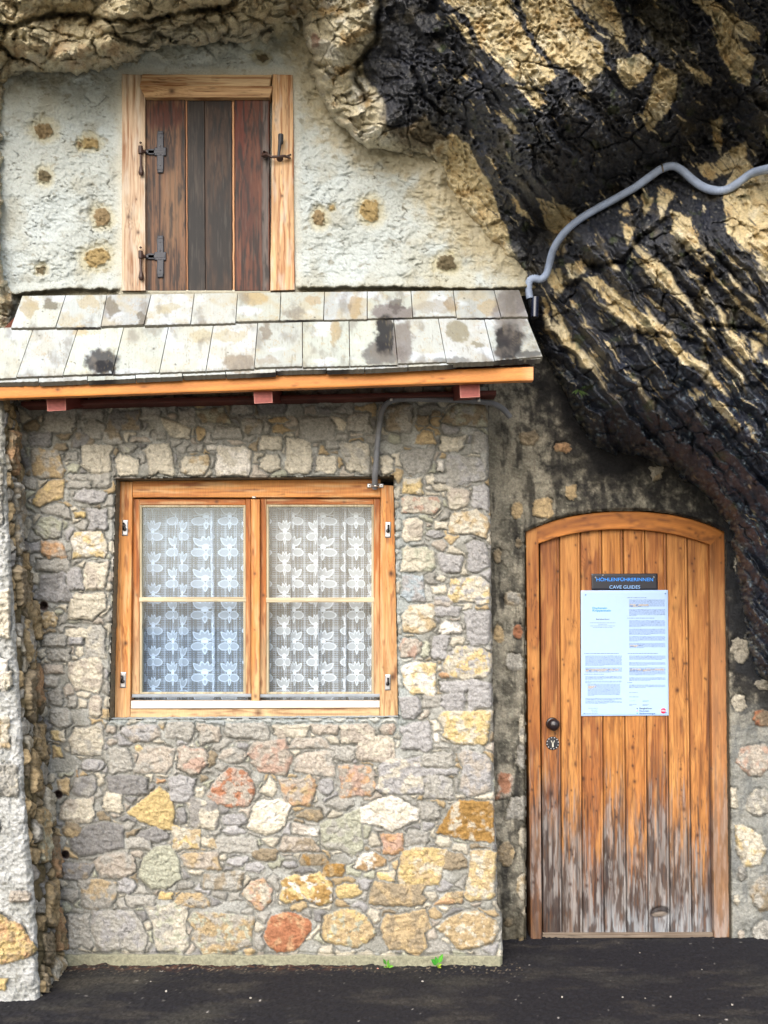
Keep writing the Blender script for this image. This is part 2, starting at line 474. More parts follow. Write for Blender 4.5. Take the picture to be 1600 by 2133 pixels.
ZB = [(300,70,425,185,'g'),(300,200,392,275,'cy'),(422,178,615,355,'cg'),(310,290,372,370,'ty'),([(445,480),(460,405),(470,485),(420,488)],'wd'),
 (470,365,630,455,'l'),(628,165,700,230,'p'),(710,152,965,278,'lp'),(635,250,700,300,'p'),(645,300,795,455,'g'),(800,290,852,340,'py'),
 (810,295,1035,460,'pg'),(985,150,1150,265,'g'),(1055,300,1235,470,'pk'),(1240,325,1290,420,'b'),(1175,165,1320,280,'pg'),(1295,305,1475,412,'gp'),
 (1335,155,1600,255,'g'),(345,485,418,590,'tp'),(430,480,580,610,'Gg'),(640,470,880,590,'G'),(1000,475,1160,630,'l'),(928,488,988,520,'o'),
 ([(1225,590),(1290,490),(1360,425),(1450,432),(1510,500),(1520,580),(1480,660),(1370,665),(1280,640)],'pkr'),
 ([(750,690),(850,615),(945,535),(1015,585),(1045,680),(1025,800),(960,795),(830,745)],'y'),
 (355,605,565,750,'cp'),(605,570,735,700,'c'),(1130,600,1300,800,'cG'),(1165,540,1220,600,'c'),(1305,690,1485,780,'l'),(1045,650,1120,770,'G'),
 (365,750,485,850,'bt'),([(410,850),(520,770),(620,745),(740,770),(740,905),(600,940),(480,955),(430,920)],'G'),(1025,775,1195,920,'cty'),(725,745,800,800,'g'),
 (800,775,1025,880,'G'),(1200,840,1290,905,'ct'),(1305,770,1475,830,'l'),(750,840,900,915,'g'),(1285,835,1530,940,'g'),
 ([(550,985),(600,945),(740,920),(800,960),(815,1040),(740,1085),(600,1085)],'pg'),
 ([(820,1080),(850,960),(920,895),(1020,885),(1070,980),(1080,1090),(990,1150),(900,1150)],'n'),(1080,930,1310,1035,'pt'),(360,990,550,1090,'Gb'),
 (470,1090,690,1255,'gt'),(690,1080,815,1185,'l'),(1210,1040,1445,1155,'gb'),(1450,980,1580,1060,'l'),(750,1185,925,1260,'g'),
 (1040,1170,1240,1270,'tg'),(390,1290,550,1510,'g'),(550,1280,865,1530,'gl'),(900,1230,1120,1540,'gcn'),(1130,1290,1510,1530,'tgn'),(945,1165,1030,1215,'y')]
ZC = [(185,155,380,235,'cp'),(400,150,550,220,'p'),(555,155,750,270,'pc'),(785,150,870,215,'pk'),(45,245,280,435,'pk'),(285,230,490,290,'gp'),
 (295,305,525,435,'pg'),(490,275,645,360,'g'),(655,225,860,365,'pc'),(550,370,765,560,'pko'),(220,440,425,615,'pot'),(430,445,530,555,'l'),
 ([(105,535),(165,445),(200,480),(210,530),(180,565)],'c'),(760,330,1020,545,'lc'),(470,555,650,640,'g'),(55,570,270,765,'cw'),
 ([(300,670),(360,630),(450,628),(465,680),(430,700)],'bt'),([(285,695),(440,740),(435,788),(290,765)],'wp'),(450,655,685,880,'ng'),
 ([(665,620),(750,580),(840,545),(910,580),(1000,630),(995,690),(840,755),(760,720),(668,705)],'wcw'),(790,760,915,880,'ok'),(220,780,430,865,'pb'),
 (130,785,215,835,'c'),([(630,950),(680,870),(740,862),(820,905),(815,940),(690,975)],'wd'),(885,850,1140,1065,'yct'),(220,980,510,1155,'ydw'),
 (520,1030,685,1135,'y'),(760,975,865,1030,'yc'),(325,870,495,945,'bd'),(460,930,585,1005,'dt'),
 ([(5,1100),(60,1030),(130,1005),(180,1080),(170,1150),(110,1200)],'cok'),(720,1030,1035,1165,'bt'),([(1065,1165),(1150,1090),(1240,1080),(1235,1150)],'tob'),
 (1265,850,1425,1135,'cyt'),(1130,865,1260,960,'b'),(1010,700,1080,745,'l'),(995,590,1120,690,'g'),
 ([(1085,760),(1180,600),(1220,575),(1412,582),(1415,815),(1250,800)],'dcd'),(890,150,1070,310,'l'),(1115,80,1400,270,'cyy'),(1075,205,1110,260,'w'),
 (1010,315,1190,400,'g'),(1225,310,1405,545,'lp'),(1020,440,1190,575,'gl'),(1010,400,1215,440,'l'),
 (120,1190,420,1440,'ror'),(430,1175,765,1410,'tyn'),(785,1185,1060,1430,'tb'),(1085,1180,1450,1420,'ttc'),(920,750,1050,830,'g'),
 (60,845,210,915,'b'),(225,915,330,960,'l')]
ZD = [(0,120,190,310,'gb'),(205,200,290,265,'b'),(300,165,365,205,'b'),([(360,240),(420,150),(500,120),(640,122),(662,180),(660,275),(440,262)],'bng'),
 ([(190,380),(215,320),(255,287),(310,300),(335,385)],'t'),(350,325,520,435,'c'),(560,295,662,440,'g'),(110,410,305,570,'g'),(335,480,380,560,'w'),
 (395,465,662,630,'gl'),(115,590,245,700,'cy'),(260,575,320,635,'c'),(305,570,415,630,'g'),(310,635,415,680,'c'),(260,650,305,675,'w'),
 (400,655,550,795,'pc'),(560,635,675,800,'l'),(108,710,365,830,'cpk'),(415,805,672,970,'ct'),(115,850,250,1000,'cp'),(265,880,300,905,'p'),
 (320,872,410,920,'c'),(260,925,385,985,'l'),(105,1030,325,1190,'nc'),(525,990,676,1195,'l'),(350,1080,500,1205,'l'),(105,1205,260,1385,'lu'),
 (330,1215,405,1255,'c'),(410,1220,676,1395,'cyl'),(115,1400,325,1595,'ct'),(300,1340,450,1420,'lp'),(320,1410,485,1480,'l'),(350,1505,495,1590,'wl'),
 (515,1430,680,1655,'l'),(105,1610,240,1745,'pk'),(310,1590,410,1700,'l'),(300,1680,400,1750,'l'),(400,1665,688,1880,'cyl'),(350,1830,430,1865,'o'),
 (115,1765,335,1970,'wy'),(350,1880,540,1960,'l'),(535,1885,688,2070,'l'),(95,1975,240,2133,'l'),(240,1970,360,2055,'g'),(355,1960,520,2080,'l')]
WALL_STONES = conv(ZE, 60, 820, 2.105) + conv(ZA, 0, 800, 3.0475) + conv(ZB, 0, 1450, 2.857) + conv(ZC, 500, 1450, 2.667) + conv(ZD, 800, 800, 3.0475)

def interp(tab, y):
    t = np.array(tab, float)
    return np.interp(y, t[:, 0], t[:, 1])

# ------------------------------------------------------------------ house: lower rubble wall
house = thing('stone_house', (-0.3, 0.0, 0.0), 'stone house built against the cliff with a square lace curtained window below a shingled canopy', 'house')
WL = [(800, 34), (850, 44), (1000, 50), (1140, 62), (1270, 75), (1450, 90), (1600, 105), (1800, 127), (1990, 137), (2030, 139)]
WR = [(800, 1016), (1000, 1019), (1090, 1022), (1200, 1023), (1450, 1027), (1700, 1031), (1780, 1035), (1885, 1036), (1900, 1045), (2030, 1048)]
OPEN = [(240, 995), (822, 990), (832, 1496), (226, 1500)]
ys = np.arange(806, 2026, 2.0); sx = np.linspace(0, 1, 500)
PY = np.repeat(ys[:, None], len(sx), 1)
xl = interp(WL, ys) - 14
xr = interp(WR, ys) + 3.0 * fbm(ys / 28, ys * 0 + 4.2, 3, 4)
PX = xl[:, None] + (xr - xl)[:, None] * sx[None]
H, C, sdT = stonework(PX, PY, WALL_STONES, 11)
# bluish fresh cement round the window and the right quoins
cem = sstep(60, 0, np.abs(PX - 835)) * sstep(980, 1100, PY) * sstep(1600, 1500, PY) + sstep(14, 2, np.abs(PY - 1503)) * (PX > 215) * (PX < 835)
cem = np.clip(cem, 0, 1) * (sdT < 0)
C = mixc(C, lin((176, 186, 186)) * .8, cem * .55)
# footing strip that stands a little proud, with an open crack over it
led = 1990 + 5 * fbm(PX / 60, PX * 0, 77, 3) + (1045 - PX) * -0.004
foot = sstep(-1.5, 2.5, PY - led) * (PX > 130)
H = H * (1 - foot) + foot * (0.026 + 0.006 * fbm(PX / 15, PY / 15, 78, 4))
C = mixc(C, lin((158, 156, 132)) * .8 * (1 + .25 * fbm(PX / 9, PY / 9, 79, 4))[..., None], foot)
crk = np.exp(-((PY - led + 2) / 2.0) ** 2) * sstep(.0, .3, fbm(PX / 90, PX * 0 + 3, 80, 2) + .25)
H -= 0.02 * crk
H = np.where((PY > 2010), H - 0.0, H)
# round off to the right corner
H -= 0.03 * np.exp(-(xr[:, None] - PX) / 2.5)
# drain holes
for hx, hy, hr in ((91, 1262, 8.5), (121, 1655, 8), (136, 1780, 8)):
    dd = np.hypot(PX - hx, PY - hy)
    H -= 0.07 * sstep(hr, hr - 3, dd)
    C = mixc(C, lin((105, 88, 84)) * .8, sstep(hr + 3, hr, dd))
so = sdf(OPEN, PX, PY)
so = so + 1.5 * fbm(PX / 20, PY / 20, 90, 3)
H -= 0.012 * sstep(-4, 0, so)
keep = (so[:-1, :-1] < 0) | (so[1:, 1:] < 0)
mb = MB()
mb.grid(at(PX, PY, -H), C, keep)
mcol = lin((128, 122, 104)) * .8
# reveals of the window opening
o3 = at(np.array([p[0] for p in OPEN]), np.array([p[1] for p in OPEN]), np.full(4, 0.0))
for k in range(4):
    A = o3[k]; B = o3[(k + 1) % 4]
    n = int(np.linalg.norm(B - A) / 0.006); s_ = np.linspace(-0.01, 1.01, n)[:, None]; t_ = np.linspace(0, 1, 24)[None]
    inw = np.array([(0, 0, -1), (-1, 0, 0), (0, 0, 1), (1, 0, 0)][k], float)
    P = A + (B - A) * s_[..., None] + np.array([0, 1, 0]) * (0.004 + 0.2 * t_[..., None]) + inw * (0.005 * fbm(s_ * n / 4, t_ * 5 + 0 * s_, 60 + k, 4)[..., None] + 0.004)
    cc = mcol * (1 + .35 * fbm(s_ * n / 5, t_ * 6 + 0 * s_, 64 + k, 4))[..., None]
    if k == 2: cc = cc * 0 + lin((176, 186, 188)) * .8
    mb.grid(P, cc)
# return of the right corner
yy = ys[:, None] + 0 * np.linspace(0, 1, 20)[None]
tt = np.linspace(0, 1, 20)[None] + 0 * yy
P0 = at(xr, ys, -H[:, -1])[:, None] + np.array([0, 1, 0]) * (0.5 * tt[..., None]) + np.array([1, 0, 0]) * (0.01 * fbm(yy / 15, tt * 6, 70, 4)[..., None])
mb.grid(P0, lin((120, 114, 98)) * .8 * (1 + .3 * fbm(yy / 12, tt * 6, 71, 4))[..., None])
wall = mb.build('rubble_wall', M_STONE, house)

# window sill ledge of smooth cement
def wood_col(PX, PY, base, dark=None, vert=True, seed=1, streak=0.5, knots=(), sc=1.0, check=.5):
    """albedo of a board; px coordinates, grain along y when vert"""
    u, v = (PX, PY) if vert else (PY, PX)
    base = lin(base); dark = base * 0.35 if dark is None else lin(dark)
    w = u.copy().astype(float)
    kn = np.zeros(PX.shape)
    for kx, ky, kr in knots:
        dx, dy = PX - kx, PY - ky
        if not vert: dx, dy = dy, dx
        g = np.exp(-(dx / (kr * 2.2)) ** 2 - (dy / (kr * 6)) ** 2)
        w += g * np.sign(dx) * kr * 1.3
        kn = np.maximum(kn, np.exp(-((dx / kr) ** 2 + (dy / (kr * 1.2)) ** 2) * 1.1))
    g1 = fbm(w / (5.5 * sc), v / 220, seed, 3) ; g2 = fbm(w / (1.9 * sc), v / 120, seed + 3, 2)
    g3 = fbm(w / 22, v / 170, seed + 5, 3)
    t = np.clip(0.5 + g1 * 1.1 + g2 * 0.6, 0, 1) ** 1.5 * streak
    c = mixc(np.broadcast_to(base, PX.shape + (3,)), dark, t) * (1 + 0.28 * g3)[..., None]
    ck = np.exp(-(pn(w / (4.2 * sc), v / 150, seed + 41) / .06) ** 2) * sstep(.02, .3, fbm(w / 16, v / 80, seed + 42, 3))
    c = c * (1 - check * ck)[..., None]
    return mixc(c, lin((62, 30, 16)), kn * .92)

def slab(mb, q, Y0, th, colf, step=2.0, bev=0.0022, relief=None, warp=0.0, seed=0):
    """board: front face given by its corners (TL TR BR BL) in picture positions on the plane Y0, real thickness th"""
    q = np.array(q, float)
    W = max(np.linalg.norm(q[1] - q[0]), np.linalg.norm(q[2] - q[3])); Hh = max(np.linalg.norm(q[3] - q[0]), np.linalg.norm(q[2] - q[1]))
    e = bev * FPX / (Y0 + DIST)
    def ax(Lh):
        n = max(2, int(Lh / step))
        a = np.linspace(0, 1, n + 1); ee = min(.3, e / Lh)
        return np.unique(np.concatenate([[0], [ee], a[(a > ee) & (a < 1 - ee)], [1 - ee], [1]]))
    s, t = np.meshgrid(ax(W), ax(Hh))
    P2 = ((1 - s) * (1 - t))[..., None] * q[0] + (s * (1 - t))[..., None] * q[1] + (s * t)[..., None] * q[2] + ((1 - s) * t)[..., None] * q[3]
    px, py = P2[..., 0], P2[..., 1]
    if warp:
        px = px + warp * fbm(py / 40, s * 0 + seed, seed + 1, 3); py = py + warp * fbm(px / 40, t * 0 + seed, seed + 2, 3)
    edge = (s == 0) | (s == 1) | (t == 0) | (t == 1)
    Yv = Y0 + np.where(edge, bev, 0.0)
    if relief is not None: Yv = Yv + relief(px, py, s, t)
    P = at(px, py, Yv)
    C = colf(px, py) if callable(colf) else np.broadcast_to(lin(colf), px.shape + (3,))
    mb.grid(P, C)
    bk = np.array([0, th, 0])
    for sl in (np.s_[0, :], np.s_[-1, :], np.s_[:, 0], np.s_[:, -1]):
        mb.grid(np.stack([P[sl], P[sl] + bk]), np.stack([C[sl], C[sl]]))
    cs = [P[0, 0], P[0, -1], P[-1, -1], P[-1, 0]]
    mb.raw([c + bk for c in cs], C[0, 0], [(0, 1, 2, 3)])

win = thing('window', at(535, 1496, 0.08), parent=house)
ORG = (218, 152, 84); ORD = (160, 88, 38); PALE = (206, 176, 134)
def wfr(seed, vert=True, pale0=None, knots=(), base=ORG, dark=ORD):
    def f(px, py):
        c = wood_col(px, py, base, dark, vert, seed, .75, knots)
        if pale0 is not None:
            t = sstep(pale0[0], pale0[1], py + 60 * fbm(px / 8, py / 90, seed + 9, 3))
            p = wood_col(px, py, PALE, (128, 92, 58), vert, seed + 4, .8, knots)
            c = mixc(c, p, t * .85)
        c = mixc(c, lin((226, 190, 140)), sstep(.0, .35, fbm(px / 9 if vert else px / 130, py / 130 if vert else py / 9, seed + 15, 3)) * .5)
        c = mixc(c, lin((120, 62, 30)), sstep(.22, .45, fbm(px / 10 if vert else px / 90, py / 60 if vert else py / 8, seed + 16, 3)) * .6)
        return c * .85
    return f
# outer frame
YF = 0.075
mb = MB()
slab(mb, [(246,1003),(276,1003),(271,1494),(239,1496)], YF, .07, wfr(1, True, (1330, 1560), [(268,1106,3),(262,1340,5)]))
slab(mb, [(793,1010),(826,1012),(829,1496),(791,1494)], YF, .07, wfr(2, True, (1120, 1500), [(815,1195,6),(818,1410,8),(806,1046,2),(797,1390,2)]))
slab(mb, [(276.5,1002),(792.5,998),(792.5,1036),(276.5,1036)], YF + .004, .066, wfr(3, False, None, [(530,1020,2)]))
slab(mb, [(271.5,1477),(790.5,1475),(790.5,1494),(271.5,1496)], YF + .006, .06, wfr(4, False, (1400, 1420), [(538,1484,7),(360,1492,3)], (214,180,136), (140,100,62)))
mb.build('frame', M_WOODV, win)
mb = MB(); slab(mb, [(273,1460),(791,1460),(791,1474),(273,1476)], YF - .004, .06, lambda px, py: np.broadcast_to(lin((236,222,206)) * .85, px.shape + (3,)) * (1 + .08 * fbm(px / 50, py / 3, 5, 3))[..., None])
mb.build('white_rail', M_WOODH, win)
mb = MB(); slab(mb, [(523,1040),(541,1040),(541,1461),(524,1461)], YF - .002, .07, wfr(6, True, (1330, 1520), [(531,1195,3),(531,1312,2),(533,1450,4)]))
mb.build('mullion', M_WOODV, win)
# sashes
def sash_parts(x0, x1, y0, y1, gx0, gx1, gy0, gy1, seed, b0, b1):
    Y1 = YF + .022
    mb = MB(); dk = (178, 108, 50)
    slab(mb, [(x0,y0),(gx0-5,y0),(gx0-5,y1),(x0-3,y1)], Y1, .045, wfr(seed, True, (1180, 1460), [(x0+6,1240,3)], dk, (110, 58, 26)))
    slab(mb, [(gx1+5,y0),(x1,y0),(x1,y1),(gx1+5,y1)], Y1, .045, wfr(seed+1, True, (1180, 1480), [], dk, (120, 62, 28)))
    slab(mb, [(gx0-4.6,y0+.5),(gx1+4.6,y0+.5),(gx1+4.6,gy0-5),(gx0-4.6,gy0-5)], Y1 + .002, .04, wfr(seed+2, False, None, [((gx0+gx1)/2+50,y0+6,4)], dk, (120, 60, 28)))
    o = mb.build('sash', M_WOODV, win)
    # pale glazing beads, bar and lower rail
    bead = lambda px, py: wood_col(px, py, (196, 184, 154), (128, 112, 82), True, seed + 7, .5) * .85
    mb = MB(); Y2 = Y1 + .004
    slab(mb, [(gx0-5,gy0-5),(gx0,gy0-5),(gx0,gy1+4),(gx0-5,gy1+4)], Y2, .03, bead)
    slab(mb, [(gx1,gy0-5),(gx1+5,gy0-5),(gx1+5,gy1+4),(gx1,gy1+4)], Y2, .03, bead)
    slab(mb, [(gx0+.3,gy0-5),(gx1-.3,gy0-5),(gx1-.3,gy0),(gx0+.3,gy0)], Y2 + .001, .03, bead)
    slab(mb, [(gx0+.3,gy1),(gx1-.3,gy1),(gx1-.3,gy1+4),(gx0+.3,gy1+4)], Y2 + .001, .03, bead)
    mb.build('glazing_bead', M_WOODV, win)
    mb = MB(); slab(mb, [(gx0-6,b0),(gx1+6,b0-.5),(gx1+6,b1-.5),(gx0-6,b1)], Y2 - .005, .03, lambda px, py: wood_col(px, py, (206, 192, 160), (120, 96, 66), False, seed + 8, .5) * .85)
    mb.build('glazing_bar', M_WOODH, win)
    mb = MB()
    slab(mb, [(x0-3,gy1+4.5),(x1+1,gy1+3.5),(x1+1,gy1+10),(x0-3,gy1+11)], Y1 - .012, .05, lambda px, py: np.broadcast_to(lin((150,158,166)) * .8, px.shape + (3,)) * (1 + .1 * fbm(px / 30, py / 2, 5, 3))[..., None])
    mb.build('drip_rail', M_PLASTIC, win)
    for ya, yb in ((gy0 - 1, b0 + 1), (b1 - 1, gy1 + 1)):
        A = at(np.array([gx0-1, gx1+1, gx1+1, gx0-1]), np.array([ya, ya, yb, yb]), np.full(4, Y2 + .012))
        mb = MB(); A2 = A + np.array([0, .004, 0])
        mb.raw(A, (1, 1, 1), [(0, 1, 2, 3)])
        mb.build('pane', M_GLASS if x0 > 400 else M_GLASS2, win, smooth=False)
sash_parts(278, 522.5, 1039, 1446, 296, 507, 1057, 1442, 20, 1244, 1254)
sash_parts(543, 792, 1038, 1446, 560, 774, 1056, 1442, 30, 1245, 1255)
# small metal catches on the frame
for cx, cy, tl in ((260, 1099, -1), (256, 1416, -1), (808, 1103, 1), (807.5, 1421, 1)):
    mb = MB(); slab(mb, [(cx-5,cy-16),(cx+7,cy-16),(cx+6,cy+17),(cx-6,cy+17)], YF - .004, .004, (176, 176, 178), step=3)
    ct = mb.build('catch_plate', M_METAL, win)
    mb = MB(); c0 = at(cx, cy + 3, YF - .004)
    mb.lathe(c0, (0, -1, 0), [(0, .0), (0, .009), (.012, .009), (.014, .006), (.014, 0)], lin((90, 88, 88)))
    mb.box(c0 + np.array([-.004 + tl * .002, -.018, -.004]), c0 + np.array([.005 + tl * .002, -.012, .028]), lin((62, 60, 60)))
    mb.build('catch_lever', M_METAL, ct)
mb = MB(); slab(mb, [(525,1034),(533,1034),(533,1038),(525,1038)], YF - .008, .012, (190, 186, 176), step=3)
mb.build('top_catch', M_METAL, win)
# room behind the panes
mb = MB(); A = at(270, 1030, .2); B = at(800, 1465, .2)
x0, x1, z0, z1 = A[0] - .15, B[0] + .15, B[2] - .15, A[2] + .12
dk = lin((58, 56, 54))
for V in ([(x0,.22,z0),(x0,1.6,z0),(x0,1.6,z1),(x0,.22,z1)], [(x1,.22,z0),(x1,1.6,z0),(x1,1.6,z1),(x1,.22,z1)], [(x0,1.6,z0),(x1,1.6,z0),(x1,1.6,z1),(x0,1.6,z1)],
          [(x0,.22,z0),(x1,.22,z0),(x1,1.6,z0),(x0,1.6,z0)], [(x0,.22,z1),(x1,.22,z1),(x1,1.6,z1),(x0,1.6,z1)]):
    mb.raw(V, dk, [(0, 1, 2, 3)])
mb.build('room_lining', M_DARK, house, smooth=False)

# lace curtains
def lace(name, xa, xb, ya, yb, Y0, seed, folds, ph, label):
    A = at(xa, ya, Y0); B = at(xb, yb, Y0); W = B[0] - A[0]; Hh = A[2] - B[2]
    nu = int(W * 1.7 / .0022); nv = int(Hh / .0026)
    u, v = np.meshgrid(np.linspace(0, 1, nu), np.linspace(0, 1, nv))
    k = 2 * np.pi * folds
    am = sstep(-.25, .35, fbm(u * 4 + seed, v * .25, seed + 7, 2)) * .9 + .35
    wv = .25 * fbm(u * folds * .7, v * .6, seed, 2)
    X = u * W + (W / k) * 1.3 * np.sin(k * (u + wv * .12) + ph) * am
    Yd = .020 * am * np.cos(k * (u + wv * .12) + ph) + .008 * fbm(u * folds * 2.3, v, seed + 2, 2)
    P = np.stack([A[0] + X, Y0 + Yd, A[2] - v * Hh], -1)
    s = u * W * 1.22; z = v * Hh
    cw, chh = .086, .150
    ci = np.floor(s / cw); off = (ci % 2) * chh / 2
    cj = np.floor((z + off) / chh)
    lx = (s - (ci + .5) * cw); lz = -((z + off) - (cj + .5) * chh)
    # a flower reaches a little over its cell: take also its neighbours
    fill = np.zeros(s.shape); line = np.zeros(s.shape)
    for di in (-1, 0, 1):
        for dj in (-1, 0, 1):
            c2 = ci + di; o2 = (c2 % 2) * chh / 2
            cj2 = np.floor((z + o2) / chh) + dj
            x = s - (c2 + .5) * cw; y = -((z + o2) - (cj2 + .5) * chh)
            x = x * 1.1; y = y * 1.12
            r = np.hypot(x, y)
            d = np.full(s.shape, -1.0)
            for an, cr, la, lb in ((58, .036, .025, .011), (122, .036, .025, .011), (82, .037, .024, .008), (98, .037, .024, .008), (232, .033, .021, .0195), (308, .033, .021, .0195), (270, .050, .018, .006)):
                c_, s_ = math.cos(math.radians(an)), math.sin(math.radians(an))
                a_ = (x * c_ + y * s_) - cr; b_ = -x * s_ + y * c_
                taper = 1 - .45 * np.clip(a_ / la, -1, 1) if an not in (232, 308) else 1 + .1 * a_ / la
                dd = (1 - np.sqrt((a_ / la) ** 2 + (b_ / (lb * taper)) ** 2)) * lb
                d = np.maximum(d, dd)
            fill = np.maximum(fill, sstep(-.0005, .0008, d))
            line = np.maximum(line, np.exp(-((d - .0010) / .0021) ** 2))
            line = np.maximum(line, sstep(.0115, .0095, r))
            fill = np.where((r > .0115) & (r < .0145), 0, fill)
            ant = (np.abs(x) < .034) & (np.abs(x) > .012)
            line = np.maximum(line, ant * np.exp(-((np.abs(np.abs(y) - .005) - 0) / .0013) ** 2) * .8)
    plaid = np.maximum(.5 + .5 * np.sin(s * 2 * np.pi / .0115), 0) ** 3 * .25 + np.maximum(.5 + .5 * np.sin(z * 2 * np.pi / .0105), 0) ** 3 * .22
    plaid += .22 * sstep(.2, .8, np.sin(s * 2 * np.pi / .041)) + .12 * sstep(.2, .9, np.sin(z * 2 * np.pi / .05))
    alpha = np.clip(.13 + plaid * .62, 0, 1)
    alpha = alpha * (1 - fill) + fill * .52
    alpha = np.maximum(alpha, line)
    c = np.broadcast_to(np.array([.70, .76, .84]), s.shape + (3,))
    mb = MB(); mb.grid(P, np.concatenate([c, alpha[..., None]], -1))
    o = mb.build(name, M_LACE)
    tag(o, label, 'curtain', 'white lace curtains in the square window')
lace('lace_curtain', 278, 524, 1042, 1462, .19, 101, 3.6, .6, 'white flowered lace curtain behind the left sash of the square window')
lace('lace_curtain', 543, 796, 1042, 1462, .19, 131, 4.6, 2.0, 'white flowered lace curtain behind the right sash of the square window')
# ------------------------------------------------------------------ house: upper plastered wall
xs = axis(-60, 1140, 2.0); ys = axis(40, 616, 2.0)
PX, PY = np.meshgrid(xs, ys)
wx = PX + 10 * fbm(PX / 40, PY / 40, 201, 3); wy = PY + 10 * fbm(PX / 40, PY / 40, 202, 3)
und = fbm(PX / 130, PY / 110, 203, 3)
trow = ridged(wx / 34, wy / 18, 204, 4)
rg = sstep(-.2, .35, fbm(PX / 90, PY / 90, 205, 3))
H = .030 * und + .011 * trow * (.3 + .9 * sstep(-.15, .3, fbm(PX / 75, PY / 75, 245, 3))) + .006 * ridged((wx + wy) / 60, (wy - wx) / 16, 243, 3) * sstep(0, .3, fbm(PX / 110, PY / 110, 244, 2)) + .005 * rg * facets(wx / 16, wy / 11, 206) + .0045 * fbm(wx / 7, wy / 5, 207, 3) + .003 * facets(wx / 7, wy / 5, 209)
C0 = lin((184, 190, 186)) * .86; C1 = lin((174, 175, 164)) * .84; C2 = lin((190, 198, 197)) * .86
C = mixc(np.broadcast_to(C0, PX.shape + (3,)), C2, sstep(-.1, .3, fbm(PX / 120, PY / 100, 210, 3)))
C = mixc(C, C1, sstep(.02, .4, fbm(PX / 70, PY / 70, 211, 4)) * .75)
C = mixc(C, lin((190, 182, 150)) * .85, sstep(880, 1060, PX + .2 * PY) * .4 * sstep(-.2, .2, fbm(PX / 50, PY / 50, 212, 3) + .1))
C = mixc(C, lin((120, 112, 86)) * .8, sstep(.30, .5, fbm(wx / 26, wy / 16, 213, 4)) * .6)
fis = np.exp(-(pn(wx / 38, wy / 16, 214) / .035) ** 2) * sstep(.12, .35, fbm(PX / 45, PY / 45, 215, 3))
H -= .010 * fis; C = mixc(C, lin((96, 90, 70)) * .8, fis * .6)
fis2 = np.exp(-(pn(wx / 17, wy / 8, 241) / .05) ** 2) * sstep(.05, .35, fbm(PX / 30, PY / 30, 242, 3))
H -= .005 * fis2; C = mixc(C, lin((120, 114, 92)) * .8, fis2 * .55)
# upper zone: lumps plastered against the boulders
lump = sstep(150, 80, PY + 18 * fbm(PX / 50, PY / 50, 216, 2)) * sstep(230, 320, PX)
f1, f2, _, _, idv = worley(wx / 62 + 3, wy / 48, 217)
H += lump * (.075 * sstep(.65, .1, f1) + .02 * idv) + lump * .03
C = mixc(C, C * .80 * np.array([1.0, .96, .84]), lump * .8)
dmp = sstep(80, 10, np.abs(PY - (150 + 20 * fbm(PX / 60, PX * 0, 218, 2)))) * sstep(260, 180, PX)
C = mixc(C, lin((128, 120, 92)) * .8, dmp * .55 * sstep(-.3, .3, fbm(PX / 22, PY / 22, 219, 3) + .1))
for i, (x, y, r, rx) in enumerate([(92, 270, 19, 1.2), (188, 297, 13, 1.5), (92, 366, 17, .8), (212, 452, 21, .9), (203, 537, 22, 1.3), (85, 560, 9, 1.2), (667, 455, 17, .8), (772, 440, 23, .9), (930, 547, 17, 1.3), (165, 300, 8, 1), (690, 430, 7, .8), (545, 120, 10, 1.5)]):
    dd = np.hypot((wx - x) / rx, wy - y) + 6 * fbm(PX / 9, PY / 9, 220 + i, 3)
    t = sstep(r, r - 3, dd)
    halo = sstep(r * 2.0, r, dd)
    H = H - .012 * halo * (1 - t) + t * (.002 - .006 * (dd / r) + .008 * facets(PX / 10, PY / 10, 230 + i))
    C = mixc(C, lin((196, 184, 140)) * .8, halo * .5)
    C = mixc(C, lin([(136, 118, 88), (156, 136, 94), (104, 94, 72)][i % 3]) * .85 * (1 + .3 * fbm(PX / 6, PY / 6, 240 + i, 3))[..., None], t)
RPc = [(560,-420),(560,40),(622,50),(640,120),(655,200),(700,262),(760,312),(850,338),(900,330),(898,390),(950,455),(1000,505),(1055,548),(1200,640),(1200,-420)]
sr = sdf(RPc, PX, PY); C = mixc(C, lin((178, 164, 128)) * .82, sstep(-70, -5, sr + 45 * fbm(PX / 26, PY / 26, 246, 4, .6)) * .7)
H += .02 * sstep(-60, 0, sr) * (1 + fbm(PX / 20, PY / 20, 247, 3))
# ragged lower hem hanging over the shingles, gap under the shutter
hem = interp([(-60, 622), (40, 616), (150, 606), (250, 608), (620, 604), (800, 602), (1000, 606), (1100, 604), (1140, 606)], PX) + 5 * fbm(PX / 22, PX * 0, 221, 3)
H += .02 * sstep(hem - 26, hem - 8, PY) - .05 * sstep(hem - 7, hem, PY)
C = mixc(C, lin((150, 138, 104)) * .8, sstep(hem - 14, hem, PY) * .7)
box = sdf([(258, 158), (606, 158), (610, 604), (258, 604)], PX, PY)
edge = sstep(-26, -2, box)
H = H * (1 - sstep(-30, 0, box)) + .004 * sstep(-30, 0, box)
H -= .05 * sstep(-1, 4, box)
C = mixc(C, lin((212, 208, 190)) * .85, edge * .5)
H -= .12 * sstep(6, 60, sdf([(1200,300),(1000,330),(930,300),(900,390),(950,455),(1000,505),(1055,548),(1080,590),(1092,640),(1200,640)], PX, PY))
mb = MB(); mb.grid(at(PX, PY, -H), C)
mb.build('plaster_wall', M_PLASTER, house)

